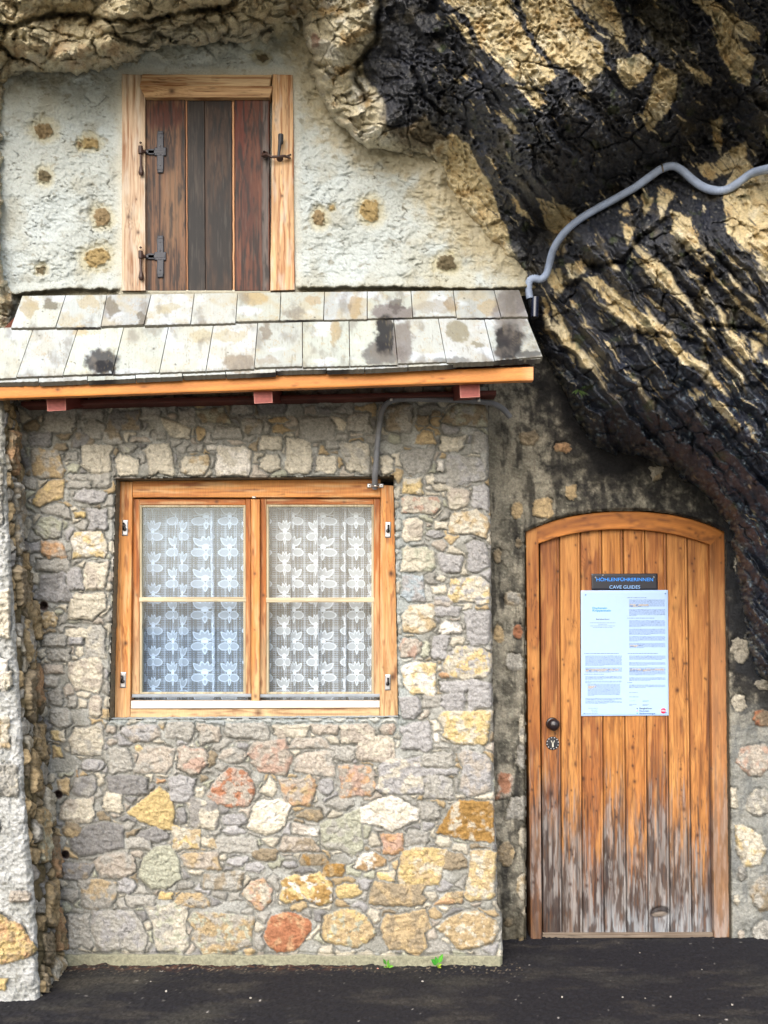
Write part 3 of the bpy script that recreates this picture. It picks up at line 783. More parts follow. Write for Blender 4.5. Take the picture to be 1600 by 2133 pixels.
# ------------------------------------------------------------------ loft shutter
shut = thing('shutter_window', at(433, 606, 0), parent=house)
def rustic(base, dark, seed, knots=(), bot=None, st=.9, ang=True):
    def f(px, py):
        c = wood_col(px, py, base, dark, True, seed, st, knots)
        g = sstep(.0, .4, fbm(px / 14, py / 70, seed + 30, 3))
        c = mixc(c, lin((206, 196, 180)), g * .45)
        return c * .8
    return f
mb = MB()
slab(mb, [(254,154),(302,156),(303,606),(254,606)], -.022, .08, rustic((206,184,156), (132,84,46), 301, [(268,452,4),(288,484,4),(284,415,2)]), warp=1)
mb.build('frame_post', M_WOODV, shut)
mb = MB()
slab(mb, [(568,155),(610,156),(614,604),(563,606)], -.022, .08, rustic((214,176,130), (142,84,42), 302, [(588,408,3),(575,250,3)]), warp=1)
mb.build('frame_post', M_WOODV, shut)
mb = MB(); 
slab(mb, [(297,155),(566,156),(562,179),(292,178)], -.034, .05, lambda px, py: wood_col(px, py, (214,186,146), (140,88,44), False, 303, .9, [(358,188,5)]) * .8, warp=1.2)
slab(mb, [(291,178.5),(569,179.5),(562,203),(302,203)], -.030, .05, lambda px, py: wood_col(px, py, (208,172,128), (128,78,40), False, 304, .9, [(358,190,6)]) * .8, warp=1.2)
mb.build('lintel', M_WOODH, shut)
mb = MB()
def shb(base, dark, seed, knots, patches=()):
    def f(px, py):
        c = wood_col(px, py, base, dark, True, seed, 1.0, knots)
        for (cx, cy, rx, ry, col, k) in patches:
            dd = np.hypot((px - cx) / rx, (py - cy) / ry) + .5 * fbm(px / 6, py / 50, seed + 8, 3)
            c = mixc(c, lin(col) * (1 + .3 * fbm(px / 3, py / 60, seed + 9, 2))[..., None], sstep(1.2, .6, dd) * k)
        c = mixc(c, lin((30, 27, 26)), sstep(.0, .35, fbm(px / 9, py / 60, seed + 13, 4)) * .8)
        c = mixc(c, lin((150, 140, 128)), sstep(.18, .45, fbm(px / 3, py / 70, seed + 14, 3)) * .16)
        return c * .46
    return f
slab(mb, [(303,204),(386,203),(388,606),(304,606)], -.004, .03, shb((150,106,74), (58,36,26), 311, [(345,250,7)], [(345,240,45,34,(104,46,24),.9),(360,430,26,100,(170,130,92),.5),(350,330,20,30,(90,60,44),.6)]), warp=1)
slab(mb, [(386.5,204),(390,204),(391.5,606),(388.5,606)], .002, .02, (160,116,84), warp=1)
slab(mb, [(390.5,204),(426,204),(428,606),(392,606)], -.002, .03, shb((76,64,56), (24,22,22), 312, [], [(405,500,20,110,(26,26,28),.8)]), warp=.6)
slab(mb, [(426.5,204),(483,204),(484,606),(428.5,606)], -.002, .03, shb((92,66,48), (30,24,22), 313, [(455,328,6),(462,215,8)], [(460,500,26,120,(30,28,28),.85),(458,215,30,12,(40,26,20),.8)]), warp=.6)
slab(mb, [(483.5,204),(488,204),(489,606),(485,606)], .002, .02, (182,136,98), warp=1.2)
slab(mb, [(488.5,204),(561,204),(562,606),(489.5,606)], -.006, .03, shb((132,74,48), (50,26,20), 314, [(518,268,7),(508,365,4)], [(500,260,16,90,(122,48,24),.8),(553,450,7,300,(128,120,114),.8),(515,430,14,90,(96,44,28),.7)]), warp=.8)
bd = mb.build('shutter_board', M_WOODV, shut)
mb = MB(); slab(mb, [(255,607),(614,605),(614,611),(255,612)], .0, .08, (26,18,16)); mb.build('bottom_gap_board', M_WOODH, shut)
iron = lin((44, 46, 52)) * .8; rust = lin((66, 44, 36)) * .8
for hy in (316, 534):
    mb = MB(); Yh = -.012
    for (x0,y0,x1,y1) in ((327,hy-38,341,hy+38),(302,hy-4,345,hy+4),(322,hy-9,346,hy+8),(328,hy-43,340,hy-36),(328,hy+37,340,hy+44),(308,hy-6,322,hy+6)):
        slab(mb, [(x0,y0),(x1,y0),(x1,y1),(x0,y1)], Yh - (x0 % 3) * .0006, .006, (46,48,56), warp=1.0, seed=x0)
    for yy in (hy - 30, hy - 12, hy + 6, hy + 28):
        mb.lathe(at(334, yy, Yh), (0, -1, 0), [(0, .004), (.003, .003), (.004, 0)], lin((90, 90, 96)), 8)
    mb.tube([at(293, hy - 11, -.036), at(293, hy + 4, -.036)], .0105, rust, 10)
    mb.tube([at(293, hy, -.036), at(303, hy, -.02)], .007, rust, 8)
    mb.lathe(at(293, hy - 17, -.036), (0, 0, 1), [(.0, .004), (.004, .007), (.010, .0)], rust, 10)
    mb.build('strap_hinge', M_IRON, shut)
    mb = MB()
    p = at(293, hy + 6, -.036)
    mb.lathe(p, (.03, 0, -1), [(0, .005), (.02, .006), (.05, .0055), (.07, .010), (.082, .0125), (.092, .009), (.097, 0)], rust, 12)
    mb.build('drop_stay', M_IRON, shut)
mb = MB()
mb.tube([at(546,324,-.03), at(556,321,-.05), at(566,327,-.055), at(580,326,-.055), at(592,325,-.05), at(603,328,-.03)], .0062, rust, 10)
mb.tube([at(606,322,-.045), at(597,325,-.052), at(606,330,-.045)], .0045, rust, 8)
mb.tube([at(580,327,-.055), at(583,300,-.06), at(585,281,-.055)], [.006, .008, .011], iron, 10)
mb.tube([at(585,281,-.05), at(585,298,-.056)], .012, iron, 10)
for x, y in ((552,322),(583,330)): mb.lathe(at(x, y, -.022), (0, -1, 0), [(0, .016), (.006, .014), (.01, .005), (.03, .004)], rust, 12)
mb.build('latch', M_IRON, shut)

# ------------------------------------------------------------------ canopy roof over the window
roof = thing('canopy_roof', at(560, 800, -.3), parent=house)
def roof_Y(py, px):
    """the pitched plane: 0 at the wall, further out at the right end"""
    f = np.clip((px + 20) / 1150, 0, 1.05)
    o = .35 + .21 * f
    yt = 620 - 12 * f; yb = 795 - 50 * f
    return -o * (py - yt) / (yb - yt)
STN = lin((178, 184, 182)) * .84
stains = [  # cx, cy, rx, ry, colour, strength
 (107,637,16,13,(112,108,94),.9),(60,640,18,20,(160,146,112),.7),(233,640,14,20,(118,112,98),.85),(296,662,9,14,(110,104,92),.85),(212,752,36,24,(62,62,64),.95),(220,765,26,14,(26,27,32),.95),
 (185,630,20,14,(172,158,122),.6),(500,756,32,20,(140,128,110),.8),(553,690,8,22,(132,126,114),.9),(480,700,34,12,(172,162,126),.6),(530,620,26,14,(172,152,108),.7),(610,650,24,12,(128,124,116),.7),
 (650,625,20,10,(164,142,104),.6),(740,640,14,22,(160,138,98),.7),(700,690,10,26,(160,140,100),.7),(820,650,46,16,(112,104,104),.85),(825,636,14,14,(84,78,76),.8),(800,735,44,22,(96,94,94),.85),
 (803,700,22,46,(34,34,38),.97),(840,715,20,44,(118,112,108),.85),(905,640,40,14,(150,144,132),.6),(940,636,12,14,(140,120,86),.7),(1020,640,24,18,(168,150,112),.6),(955,690,22,22,(124,116,88),.75),(992,718,14,6,(130,124,104),.8),
 (1062,660,34,60,(120,114,112),.75),(1060,715,30,38,(30,28,32),.97),(170,690,16,10,(178,158,116),.6),(420,700,24,14,(176,166,134),.6),
 (350,640,30,10,(172,164,134),.6),(560,752,22,10,(150,140,124),.6),(1085,625,12,26,(110,106,106),.7),(1100,740,24,10,(60,60,62),.8),(940,752,40,8,(80,80,80),.6)]
def shingle_col(PX, PY, tint, seed, up):
    w = PX + .0 * PY
    c = np.broadcast_to(STN * tint, PX.shape + (3,)) * (1 + .10 * fbm(w / 4, PY / 90, seed, 3) + .08 * fbm(w / 1.6, PY / 50, seed + 1, 2))[..., None]
    a = PX + 16 * fbm(PX / 22, PY / 22, 402, 4, .6); b = PY + 14 * fbm(PX / 22, PY / 22, 403, 4, .6)
    c = mixc(c, lin((176, 168, 142)) * .8, sstep(.0, .35, fbm(PX / 60 + seed, PY / 40, 404, 3)) * .6 * up)
    c = mixc(c, lin((196, 206, 216)) * .86, sstep(.1, .4, fbm(PX / 80 + 5, PY / 40, 405, 3)) * .6)
    rings = fbm(PX / 30 + seed, PY / 26, 406, 4)
    c = mixc(c, lin((172, 146, 98)) * .8, np.exp(-((rings - .12) / .02) ** 2) * .45)
    for cx, cy, rx, ry, col, k in stains:
        dd = np.hypot((a - cx) / rx, (b - cy) / ry)
        c = mixc(c, lin(col) * .8 * (1 + .25 * fbm(PX / 4, PY / 4, 407, 3))[..., None], sstep(1.18, .84, dd) * k)
    c = mixc(c, lin((118, 112, 104)) * .8, sstep(.05, .4, fbm(PX / 40 + 2 * seed, PY / 60, 408, 5, .6)) * .55)
    c = mixc(c, lin((78, 74, 72)) * .8, sstep(960, 1120, PX) * sstep(-.2, .3, fbm(PX / 40, PY / 24, 409, 4)) * .5)
    c = mixc(c, lin((120, 110, 88)) * .8, np.exp(-(pn(w / 6, PY / 120, seed + 11) / .06) ** 2) * sstep(0, .3, fbm(PX / 20, PY / 30, seed + 12, 3)) * .5)
    sp = h32(np.floor(PX / 3.5), np.floor(PY / 2.5), seed + 9)
    return mixc(c, lin((60, 56, 50)), (sp > .9985) * .7)
def course(tops, bots, yt, yb, lift, seed, name, dark_edge):
    mb = MB(); rng = np.random.default_rng(seed)
    for k in range(len(tops) - 1):
        x0, x1, X0, X1 = tops[k] + .8, tops[k + 1] - .8, bots[k] + .9, bots[k + 1] - .9
        n = max(3, int((X1 - X0) / 2)); s, t = np.meshgrid(np.linspace(0, 1, n), np.linspace(0, 1, 46))
        jit = rng.uniform(-2.2, 2.2); lf = lift + rng.uniform(0, .004)
        px = (x0 * (1 - s) + x1 * s) * (1 - t) + (X0 * (1 - s) + X1 * s) * t
        ya = np.interp(px, yt[0], yt[1]); yc = np.interp(px, yb[0], yb[1]) + jit + 1.3 * fbm(px / 9, px * 0, seed + k, 3)
        py = ya * (1 - t) + yc * t
        cup = .003 * rng.uniform(-1, 1) * (2 * s - 1) ** 2 + .0015 * fbm(px / 30, py / 50, seed + 40 + k, 2)
        Y = roof_Y(py, px) - lf - cup
        P = at(px, py, Y)
        tint = rng.uniform(.86, 1.06) * np.array([1, rng.uniform(.98, 1.01), rng.uniform(.92, 1.03)])
        C = shingle_col(px, py, tint, seed + 3 * k, 1 if name == 'upper' else .5)
        ed = sstep(.93, 1.0, t) * sstep(-.3, .3, fbm(px / 12, py * 0, seed + 4, 2) + .1)
        C = mixc(C, lin((120, 112, 98)) * .7, ed * .5)
        mb.grid(P, C)
        nrm = np.array([0, .62, -.55]) * .026
        e0 = P[-1]; cE = np.broadcast_to(lin((112, 108, 98)) * .7, e0.shape) * (1 + .3 * fbm(px[-1] / 8, px[-1] * 0, seed + 6, 3))[:, None]
        dk = sum(sstep(40, 15, np.abs(px[-1] - q)) for q in dark_edge)
        cE = mixc(cE, lin((34, 33, 36)), np.clip(dk, 0, 1) * .85)
        mb.grid(np.stack([e0, e0 + nrm]), np.stack([cE, cE]))
        for col in (0, -1):
            mb.grid(np.stack([P[:, col], P[:, col] + nrm]), np.stack([C[:, col], C[:, col]]) * .8)
        mb.grid(np.stack([P[0] + nrm, P[-1] + nrm]), np.stack([C[0], C[-1]]) * .5)
    return mb
mbr = course([-58,70.5,164,259,352,445,537,630,727,820,913,1008,1097], [-135,34,131,234,332,429,529.5,630,729,829,930,1030,1131],
             ([-100,30,600,1130],[686,682,672,658]), ([-140,0,60,250,332,430,530,630,829,1030,1131],[792,786,784,778,774,771,766,763,758,751,742]), .020, 41, 'lower', (215, 800, 1060))
mbr.build('shingle_course', M_SHINGLE, roof)
mbr = course([46,137,223,315,405,495,585,676,765,856,944,1029,1082], [22,116,210,300,397,491,583,674,765,860,951,1044,1101],
             ([20,600,1100],[617,609,604]), ([20,210,300,397,583,860,1101],[682,680,676,673,668,662,659]), .044, 43, 'upper', (180, 620, 820, 1010))
mbr.build('shingle_course', M_SHINGLE, roof)
mbr = course([-130,-40,80,182,282,380,470,575,680,760,850,950,1040,1120], [-136,-42,80,182,282,380,470,575,680,760,850,950,1040,1127],
             ([-140,0,1130],[775,770,728]), ([-140,0,80,282,380,600,760,900,1127],[804,798,796,787,783,774,769,762,748]), .0, 47, 'start', (215, 560, 700, 960, 1090))
mbr.build('shingle_course', M_SHINGLE, roof)
# orange eaves board
mb = MB()
fq = [(-110,805.5),(1111,764),(1111,792),(-110,835)]
n = 600; s, t = np.meshgrid(np.linspace(0, 1, n), np.array([0, .06, .2, .35, .5, .65, .8, .94, 1]))
px = (-110 + 1221 * s); py = (805.5 + (764 - 805.5) * s) * (1 - t) + (834 + (792 - 834) * s) * t
Y = -(.338 + .205 * np.clip((px + 20) / 1150, 0, 1)) + .002 * ((t == 0) | (t == 1))
P = at(px, py, Y)
cf = lambda px, py: wood_col(px, py, (212,140,70), (158,92,44), False, 55, .5, [(120,815,4),(702,785,4),(862,784,3),(820,790,3),(945,774,4),(160,808,2)]) * .85
C = cf(px, py + (px - 0) * .034)
C = mixc(C, lin((226, 160, 110)), sstep(1080, 1110, px) * .6)
mb.grid(P, C)
bk = np.array([0, .035, 0.0])
for k in (0, -1): mb.grid(np.stack([P[k], P[k] + bk]), np.stack([C[k], C[k]]))
mb.grid(np.stack([P[:, -1], P[:, -1] + bk]), np.stack([C[:, -1], C[:, -1]])); mb.grid(P[[0, -1]] + bk, C[[0, -1]])
mb.build('eaves_board', M_WOODH, roof)
# boarding under the shingles
mb = MB()
u, v = np.meshgrid(np.linspace(0, 1, 200), np.linspace(0, 1, 16)); u = (50 + 1010 * u) * (1 - v) + (-120 + 1225 * u) * v
yt = 622 - 12 * (u + 20) / 1150; yb = 792 - 50 * (u + 20) / 1150
py = yt * (1 - v) + yb * v
P = at(u, py, roof_Y(py, u)) + np.array([0, .012, -.035])
mb.grid(P, lin((112, 62, 44)) * .7 * (1 + .3 * fbm(u / 60, v * 9, 56, 3))[..., None]); mb.build('soffit_boarding', M_WOODH, roof)
# red brown rafters and wall plate
RED = (142, 74, 66)
for (x0, y0, x1, y1, Ye) in ((97,827,138,857,-.30),(528,812,568,841,-.40),(957,797,1000,829,-.47)):
    mb = MB()
    F = at(np.array([x0, x1 - 1, x1, x0 + 2]), np.array([y0 + 1, y0, y1 - 2, y1]), np.full(4, Ye))
    B = F + np.array([0, abs(Ye) + .06, .10])
    ns = 40
    for k in range(4):
        a_, b_, c_, d_ = F[k], F[(k + 1) % 4], B[(k + 1) % 4], B[k]
        s, t = np.meshgrid(np.linspace(0, 1, 18), np.linspace(0, 1, ns))
        P = a_ * ((1-s)*(1-t))[..., None] + b_ * (s*(1-t))[..., None] + c_ * (s*t)[..., None] + d_ * ((1-s)*t)[..., None]
        mb.grid(P, lin((112, 50, 44)) * .8 * (1 + .3 * fbm(s * 3, t * 5, 57 + k, 3))[..., None])
    s, t = np.meshgrid(np.linspace(0, 1, 22), np.linspace(0, 1, 18))
    P = F[0] * ((1-s)*(1-t))[..., None] + F[1] * (s*(1-t))[..., None] + F[2] * (s*t)[..., None] + F[3] * ((1-s)*t)[..., None] - np.array([0, .0015, 0])
    e_ = np.minimum(np.minimum(s, 1 - s), np.minimum(t, 1 - t))
    c = lin(RED) * .85 * (1 + .35 * fbm(s * 5, t * 5 + x0, 61, 4))[..., None]
    c = mixc(c, lin((186, 126, 112)), sstep(.07, .0, e_) * .7)
    mb.grid(P, c)
    mb.build('rafter', M_WOODH, roof)
mb = MB()
rd = lambda px, py: wood_col(px, py, (112, 58, 50), (60, 28, 26), False, 58, .7) * .8
slab(mb, [(44,836),(1034,813),(1034,822),(44,845)], -.105, .10, rd, step=5)
slab(mb, [(60,800),(1060,770),(1060,790),(60,820)], -.02, .05, rd, step=6)
mb.build('wall_plate', M_WOODH, roof)

# ------------------------------------------------------------------ door wall (rough dark masonry under the rock)
YD = .32
DZ = conv([(850,280,990,400,'b'),(1075,365,1195,435,'o'),(805,740,885,860,'t'),(940,720,1075,850,'t'),(1160,650,1219,730,'t'),(830,970,880,1050,'b'),(690,1040,750,1140,'b'),
 (745,1310,890,1420,'gb'),(690,1520,765,1660,'t'),(815,1520,890,1620,'r'),(765,1690,900,1835,'g'),(850,2080,912,2300,'gc')], 800, 800, 3.0475)
DZ += conv([(90,290,185,440,'pr'),(195,120,268,290,'g'),(150,420,262,560,'g'),(210,585,275,720,'c'),(95,665,195,825,'bt'),(200,845,275,1010,'ct'),(130,1090,190,1150,'b'),(205,1205,255,1270,'t'),(235,1030,280,1110,'c'),
 (1415,115,1640,325,'pkg'),(1390,375,1430,490,'c'),(1460,365,1640,540,'gc'),([(1415,580),(1440,575),(1500,600),(1560,640),(1592,720),(1560,800),(1470,820),(1420,720)],'cy'),
 (1405,965,1445,1035,'c'),(1485,850,1680,1070,'bg'),(1430,1160,1475,1225,'p'),(1500,1100,1680,1255,'g'),(1425,800,1480,900,'g')], 1000, 1500, 2.667)
DZ += conv([(1375,890,1505,1060,'c'),(1515,1140,1640,1210,'c'),(1385,1225,1480,1340,'c'),(1400,440,1440,540,'c'),(1500,1310,1660,1430,'rb'),(1560,930,1640,1000,'t')], 1020, 1000, 2.7586)
DZ += conv([(170,1355,300,1420,'ot'),(470,1150,550,1195,'c'),(640,1350,730,1410,'c'),([(805,1510),(905,1505),(890,1590),(830,1612)],'ct'),(250,1630,330,1730,'t'),(30,1720,160,1840,'t'),(350,1210,440,1270,'g')], 1100, 500, 3.2)
xs = axis(1004, 1640, 2.0, None, 2100); ys = axis(690, 1990, 2.0)
PX, PY = np.meshgrid(xs, ys)
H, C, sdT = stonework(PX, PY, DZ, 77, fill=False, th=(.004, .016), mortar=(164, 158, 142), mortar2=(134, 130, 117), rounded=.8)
mot = fbm(PX / 9, PY / 9, 501, 5, .65); H += .012 * fbm(PX / 26, PY / 26, 502, 4, .6) + .004 * mot + .03 * fbm(PX / 110, PY / 110, 503, 3)
o_ = (sdT < 0)
dkm = sstep(-.05, .35, fbm(PX / 60, PY / 60, 504, 4) + .3 * sstep(60, 0, np.abs(PX - 1080)) * (PY > 1080) + .25 * sstep(1180, 1400, PX + .3 * (1100 - PY)) * (PY < 1180) - .15)
C = np.where(o_[..., None], mixc(C, lin((60, 59, 54)) * .8, dkm * .75), C)
lite = sstep(.06, .4, mot + .2 * fbm(PX / 30, PY / 30, 505, 2))
C = mixc(C, lin((168, 166, 150)) * .8, lite * .6 * o_)
C = C * (1 + .5 * fbm(PX / 5, PY / 5, 512, 4, .65))[..., None]
run = sstep(.02, .3, fbm(PX / 26, PY / 130, 514, 4, .6) + .15 * fbm(PX / 10, PY / 10, 515, 3)) 
C = mixc(C, lin((44, 43, 42)) * .8, run * .75 * np.where(sdT > 0, .3, 1))
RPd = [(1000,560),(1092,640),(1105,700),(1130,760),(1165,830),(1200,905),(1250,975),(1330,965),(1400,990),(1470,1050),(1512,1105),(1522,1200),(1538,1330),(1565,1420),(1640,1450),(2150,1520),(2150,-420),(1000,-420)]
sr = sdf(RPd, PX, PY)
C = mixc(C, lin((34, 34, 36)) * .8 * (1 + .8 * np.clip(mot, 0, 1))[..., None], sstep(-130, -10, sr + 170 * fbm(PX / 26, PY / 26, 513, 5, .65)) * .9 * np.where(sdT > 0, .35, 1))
H += .03 * sstep(-50, 0, sr)
# soot streak shape beside the rock
soot = sdf([(1150,800),(1215,830),(1260,850),(1340,860),(1360,960),(1300,985),(1250,985),(1210,930),(1175,880)], PX + 20 * fbm(PX / 30, PY / 30, 506, 3), PY + 20 * fbm(PX / 30, PY / 30, 507, 3))
C = mixc(C, lin((28, 28, 30)) * .8, sstep(-14, 10, soot) * .95)
rs = sdf([(1500,1090),(1700,1090),(1700,1440),(1580,1440),(1530,1400),(1516,1300),(1512,1180)], PX + 14 * fbm(PX / 20, PY / 20, 508, 3), PY + 14 * fbm(PX / 20, PY / 20, 509, 3))
C = mixc(C, lin((40, 42, 46)) * .8 * (1 + .8 * np.clip(mot, 0, 1))[..., None], sstep(-6, 10, rs) * .85 * np.where(sdT > 0, .1, 1))
# cool grey cement low on the right, brown green film low on the left
C = mixc(C, lin((150, 154, 152)) * .8, sstep(1515, 1530, PX) * sstep(1430, 1560, PY) * .6 * o_)
C = mixc(C, lin((60, 54, 36)) * .8, sstep(1850, 1960, PY) * (PX < 1110) * .7)
arch = [(1094.5,2100),(1093.5,1107)] + [(x, y) for x, y in ((1130,1090),(1180,1074),(1230,1066),(1290,1062.5),(1340,1062.5),(1390,1067),(1440,1079),(1480,1092),(1511,1107))] + [(1523,2100)]
ARC = np.array(arch, float)
sa = sdf(ARC, PX + 2 * fbm(PX / 20, PY / 20, 510, 3), PY + 2 * fbm(PX / 20, PY / 20, 511, 3))
H += .016 * sstep(-30, -6, sa) * (PY < 1130); H -= .02 * sstep(-5, 0, sa)
keep = (sa[:-1, :-1] < 0) | (sa[1:, 1:] < 0)
dwall = thing('door_wall', at(1300, 1970, YD), 'dark rough masonry wall with an arched wooden door under the black rock', 'wall')
mb = MB(); mb.grid(at(PX, PY, YD - H), C, keep)
e3 = at(ARC[:, 0], ARC[:, 1], np.full(len(ARC), YD))
for k in range(len(ARC) - 1):
    n = max(3, int(np.linalg.norm(e3[k + 1] - e3[k]) / .008)); s_ = np.linspace(-.02, 1.02, n)[:, None]; t_ = np.linspace(0, 1, 12)[None]
    P = e3[k] + (e3[k + 1] - e3[k]) * s_[..., None] + np.array([0, 1, 0]) * (-.012 + .2 * t_[..., None]) + .004 * fbm(s_ * n / 4 + k, t_ * 4 + 0 * s_, 520, 3)[..., None]
    mb.grid(P, lin((96, 90, 76)) * .8 * (1 + .3 * fbm(s_ * n / 4 + k, t_ * 4 + 0 * s_, 521, 3))[..., None])
mb.build('masonry', M_STONE, dwall)

# arched door
door = thing('door', at(1306, 1957, YD + .08), parent=dwall)
YL = YD + .045
def door_col(seed, knots=(), base=(214, 140, 68), dark=(140, 72, 28), grey=1.0):
    def f(px, py):
        c = wood_col(px, py, base, dark, True, seed, .7, knots)
        c = mixc(c, lin((122, 66, 34)), sstep(.12, .4, fbm(px / 11, py / 160, seed + 21, 3)) * .55)
        c = mixc(c, lin((228, 164, 92)), sstep(.0, .35, fbm(px / 16, py / 120, seed + 24, 3)) * .5)
        c = mixc(c, lin((70, 52, 44)), sstep(.14, .38, fbm(px / 2.6, py / 55, seed + 25, 4)) * .55 * sstep(1250, 1700, py + 0 * px))
        for q_ in range(9):
            a_, b_ = h32(np.array([q_]), np.array([seed]), 3)[0], h32(np.array([q_]), np.array([seed]), 8)[0]
            kx, ky = px.min() + (px.max() - px.min()) * (.1 + .8 * a_), 1110 + 800 * b_
            c = mixc(c, lin((58, 30, 20)), np.exp(-(((px - kx) / 1.8) ** 2 + ((py - ky) / 2.6) ** 2)) * .9)
        gl = 1725 + 130 * fbm(px / 6, py * 0 + seed, seed + 22, 4) + 60 * (seed % 5 - 2) / 2
        g = sstep(gl - 110, gl + 90, py + 150 * fbm(px / 4.5, py / 90, seed + 23, 4, .5)) * grey
        gc = wood_col(px, py, (158, 155, 152), (58, 54, 56), True, seed + 11, 1.0, knots)
        gc = mixc(gc, lin((176, 190, 200)), sstep(1840, 1950, py) * sstep(1180, 1300, px) * .5)
        gc = mixc(gc, lin((34, 28, 28)), sstep(1850, 1930, py) * sstep(1210, 1140, px) * .8)
        gc = mixc(gc, lin((44, 36, 36)), sstep(-.05, .2, fbm(px / 11, py / 60, seed + 26, 4)) * .8)
        gc = mixc(gc, lin((112, 78, 54)), sstep(.14, .34, fbm(px / 5, py / 70, seed + 27, 3)) * .5)
        c = mixc(c, lin((52, 34, 26)), sstep(.15, .4, fbm(px / 5, py / 110, seed + 28, 4)) * sstep(1500, 1720, py) * .8)
        return mixc(c, gc, g * .92) * .74
    return f
topx = [1124,1165,1208.5,1253,1298,1343,1388,1431,1476]; botx = [1130,1171,1214,1259,1306,1351,1396,1442,1487]
inner = np.array([(1118,1134),(1160,1119),(1208,1109),(1260,1103.5),(1306,1102.5),(1350,1104),(1395,1111),(1440,1122),(1482,1136)])
kn = {0: [(1148,1653,6),(1150,1680,3),(1162,1190,3)], 1: [(1196,1592,6),(1183,1290,2),(1190,1340,6),(1183,1460,3),(1186,1550,4),(1193,1780,2),(1188,1842,4),(1188,1770,3)], 2: [(1225,1112,4),(1212,1200,5),(1230,1172,4),(1236,1660,2),(1215,1622,5),(1222,1845,4),(1245,1833,3)],
      3: [(1277,1615,2),(1284,1702,3),(1268,1786,3),(1272,1832,3),(1264,1640,2)], 4: [(1310,1158,3),(1322,1628,4),(1318,1557,4),(1332,1782,8),(1325,1120,3),(1318,1595,3)], 5: [(1352,1710,4),(1366,1172,2)], 6: [(1407,1266,6),(1411,1438,5),(1402,1372,3),(1425,1480,4),(1418,1602,3),(1424,1686,5),(1420,1872,6),(1430,1382,3),(1417,1142,2)], 7: [(1453,1740,4),(1449,1560,3),(1475,1300,4)]}
mb = MB()
for k in range(8):
    n = 24; S, T = np.meshgrid(np.concatenate([[0, .03, .07], np.linspace(.1, .86, n), [.89, .915, .94, .97, 1]]), np.linspace(0, 1, 440))
    xt = topx[k] + (topx[k + 1] - topx[k]) * S; xb = botx[k] + (botx[k + 1] - botx[k]) * S
    ytop = np.interp(xt, inner[:, 0], inner[:, 1]) - 6
    py = ytop * (1 - T) + 1944 * T
    px = xt + (xb - xt) * (py - 1103) / (1944 - 1103)
    # tongue and groove: a rounded edge, a deep line and a small bead at the joint
    rel = .009 * np.exp(-(S / .025) ** 2) + .010 * np.exp(-((1 - S) / .03) ** 2) + .006 * np.exp(-((S - .885) / .018) ** 2) * (k < 7) + .001 * fbm(px / 5, py / 90, 530 + k, 3)
    Cc = door_col(540 + 7 * k, kn.get(k, ()), *[((190,124,64),(130,74,34)), ((206,142,76),(142,86,42)), ((180,114,60),(116,64,32)), ((200,134,66),(136,80,36)), ((204,136,70),(130,72,34)), ((186,120,62),(120,66,34)), ((206,142,78),(142,86,42)), ((200,136,74),(130,76,38))][k if k != 0 else 2])(px, py)
    Cc = Cc * (1 - .55 * np.exp(-(S / .035) ** 2) - .6 * np.exp(-((1 - S) / .035) ** 2) - .5 * np.exp(-((S - .885) / .015) ** 2) * (k < 7))[..., None]
    bead = sstep(.89, .91, S) * sstep(.985, .97, S) * (k < 7)
    Cc = mixc(Cc, Cc * 1.25 + .02, bead * .8)
    if k == 0: Cc = Cc * .92
    if k == 7: Cc = mixc(Cc, lin((52, 34, 30)), sstep(.72, .95, S + .1 * fbm(px / 6, py / 80, 590, 3)) * .9 * sstep(1230, 1420, py))
    if k == 5:
        ds = np.hypot((px - 1374 + 3 * fbm(px / 5, py / 5, 591, 3)) / 21, (py - 1900 + .12 * (px - 1374)) / 12); ds2 = np.hypot((px - 1374) / 17, (py - 1904 + .1 * (px - 1374)) / 5)
        rel = rel + .008 * np.exp(-((ds - .8) / .2) ** 2); Cc = mixc(Cc, lin((34,27,26)), sstep(1.25, .75, ds) * .9); Cc = mixc(Cc, lin((150,138,126)) * .8, sstep(1.1, .7, ds2) * .9)
    mb.grid(at(px, py, YL + rel), Cc)
lf = mb.build('door_leaf', M_WOODV, door)
mb = MB()
slab(mb, [(1130,1943),(1487,1942),(1487,1953),(1130,1955)], YL - .008, .05, lambda px, py: wood_col(px, py, (142,128,112), (84,60,44), False, 571, .8) * .8)
mb.build('bottom_rail', M_WOODH, door)
mb = MB()
fc = lambda s_, pl: (lambda px, py: mixc(door_col(s_, [(1113,1350,4),(1110,1415,3),(1104,1502,3),(1108,1645,3),(1115,1240,3),(1111,1838,3)], (190,122,62), (118,64,30), .8)(px, py), lin((194,152,112)) * .8 * (1 + .25 * fbm(px / 3, py / 90, s_, 3))[..., None], pl * sstep(1100, 1300, py)))
q = [(1095.5,1105),(1121.5,1097),(1129,1957),(1106,1957)]
slab(mb, q, YL - .030, .12, fc(580, 0), step=2)
slab(mb, [(1478,1122),(1509,1104),(1520.5,1952),(1488,1954)], YL - .030, .12, fc(585, .3), step=2)
mb.build('door_jamb', M_WOODV, door)
mb = MB()
ox = np.linspace(1117, 1507, 160)
outer = np.interp(ox, ARC[1:-1, 0], ARC[1:-1, 1]) + 3
ik = np.polyfit(inner[:, 0], inner[:, 1], 4); ix = np.linspace(1122, 1480, 160); iy = np.polyval(ik, ix)
ok = np.polyfit(ARC[1:-1, 0], ARC[1:-1, 1], 4); outer = np.polyval(ok, ox) + 3.5
t = np.array([0, .04, .1, .2, .35, .5, .65, .8, .9, .96, 1])[:, None]
px = ox * (1 - t) + ix * t; py = outer * (1 - t) + iy * t
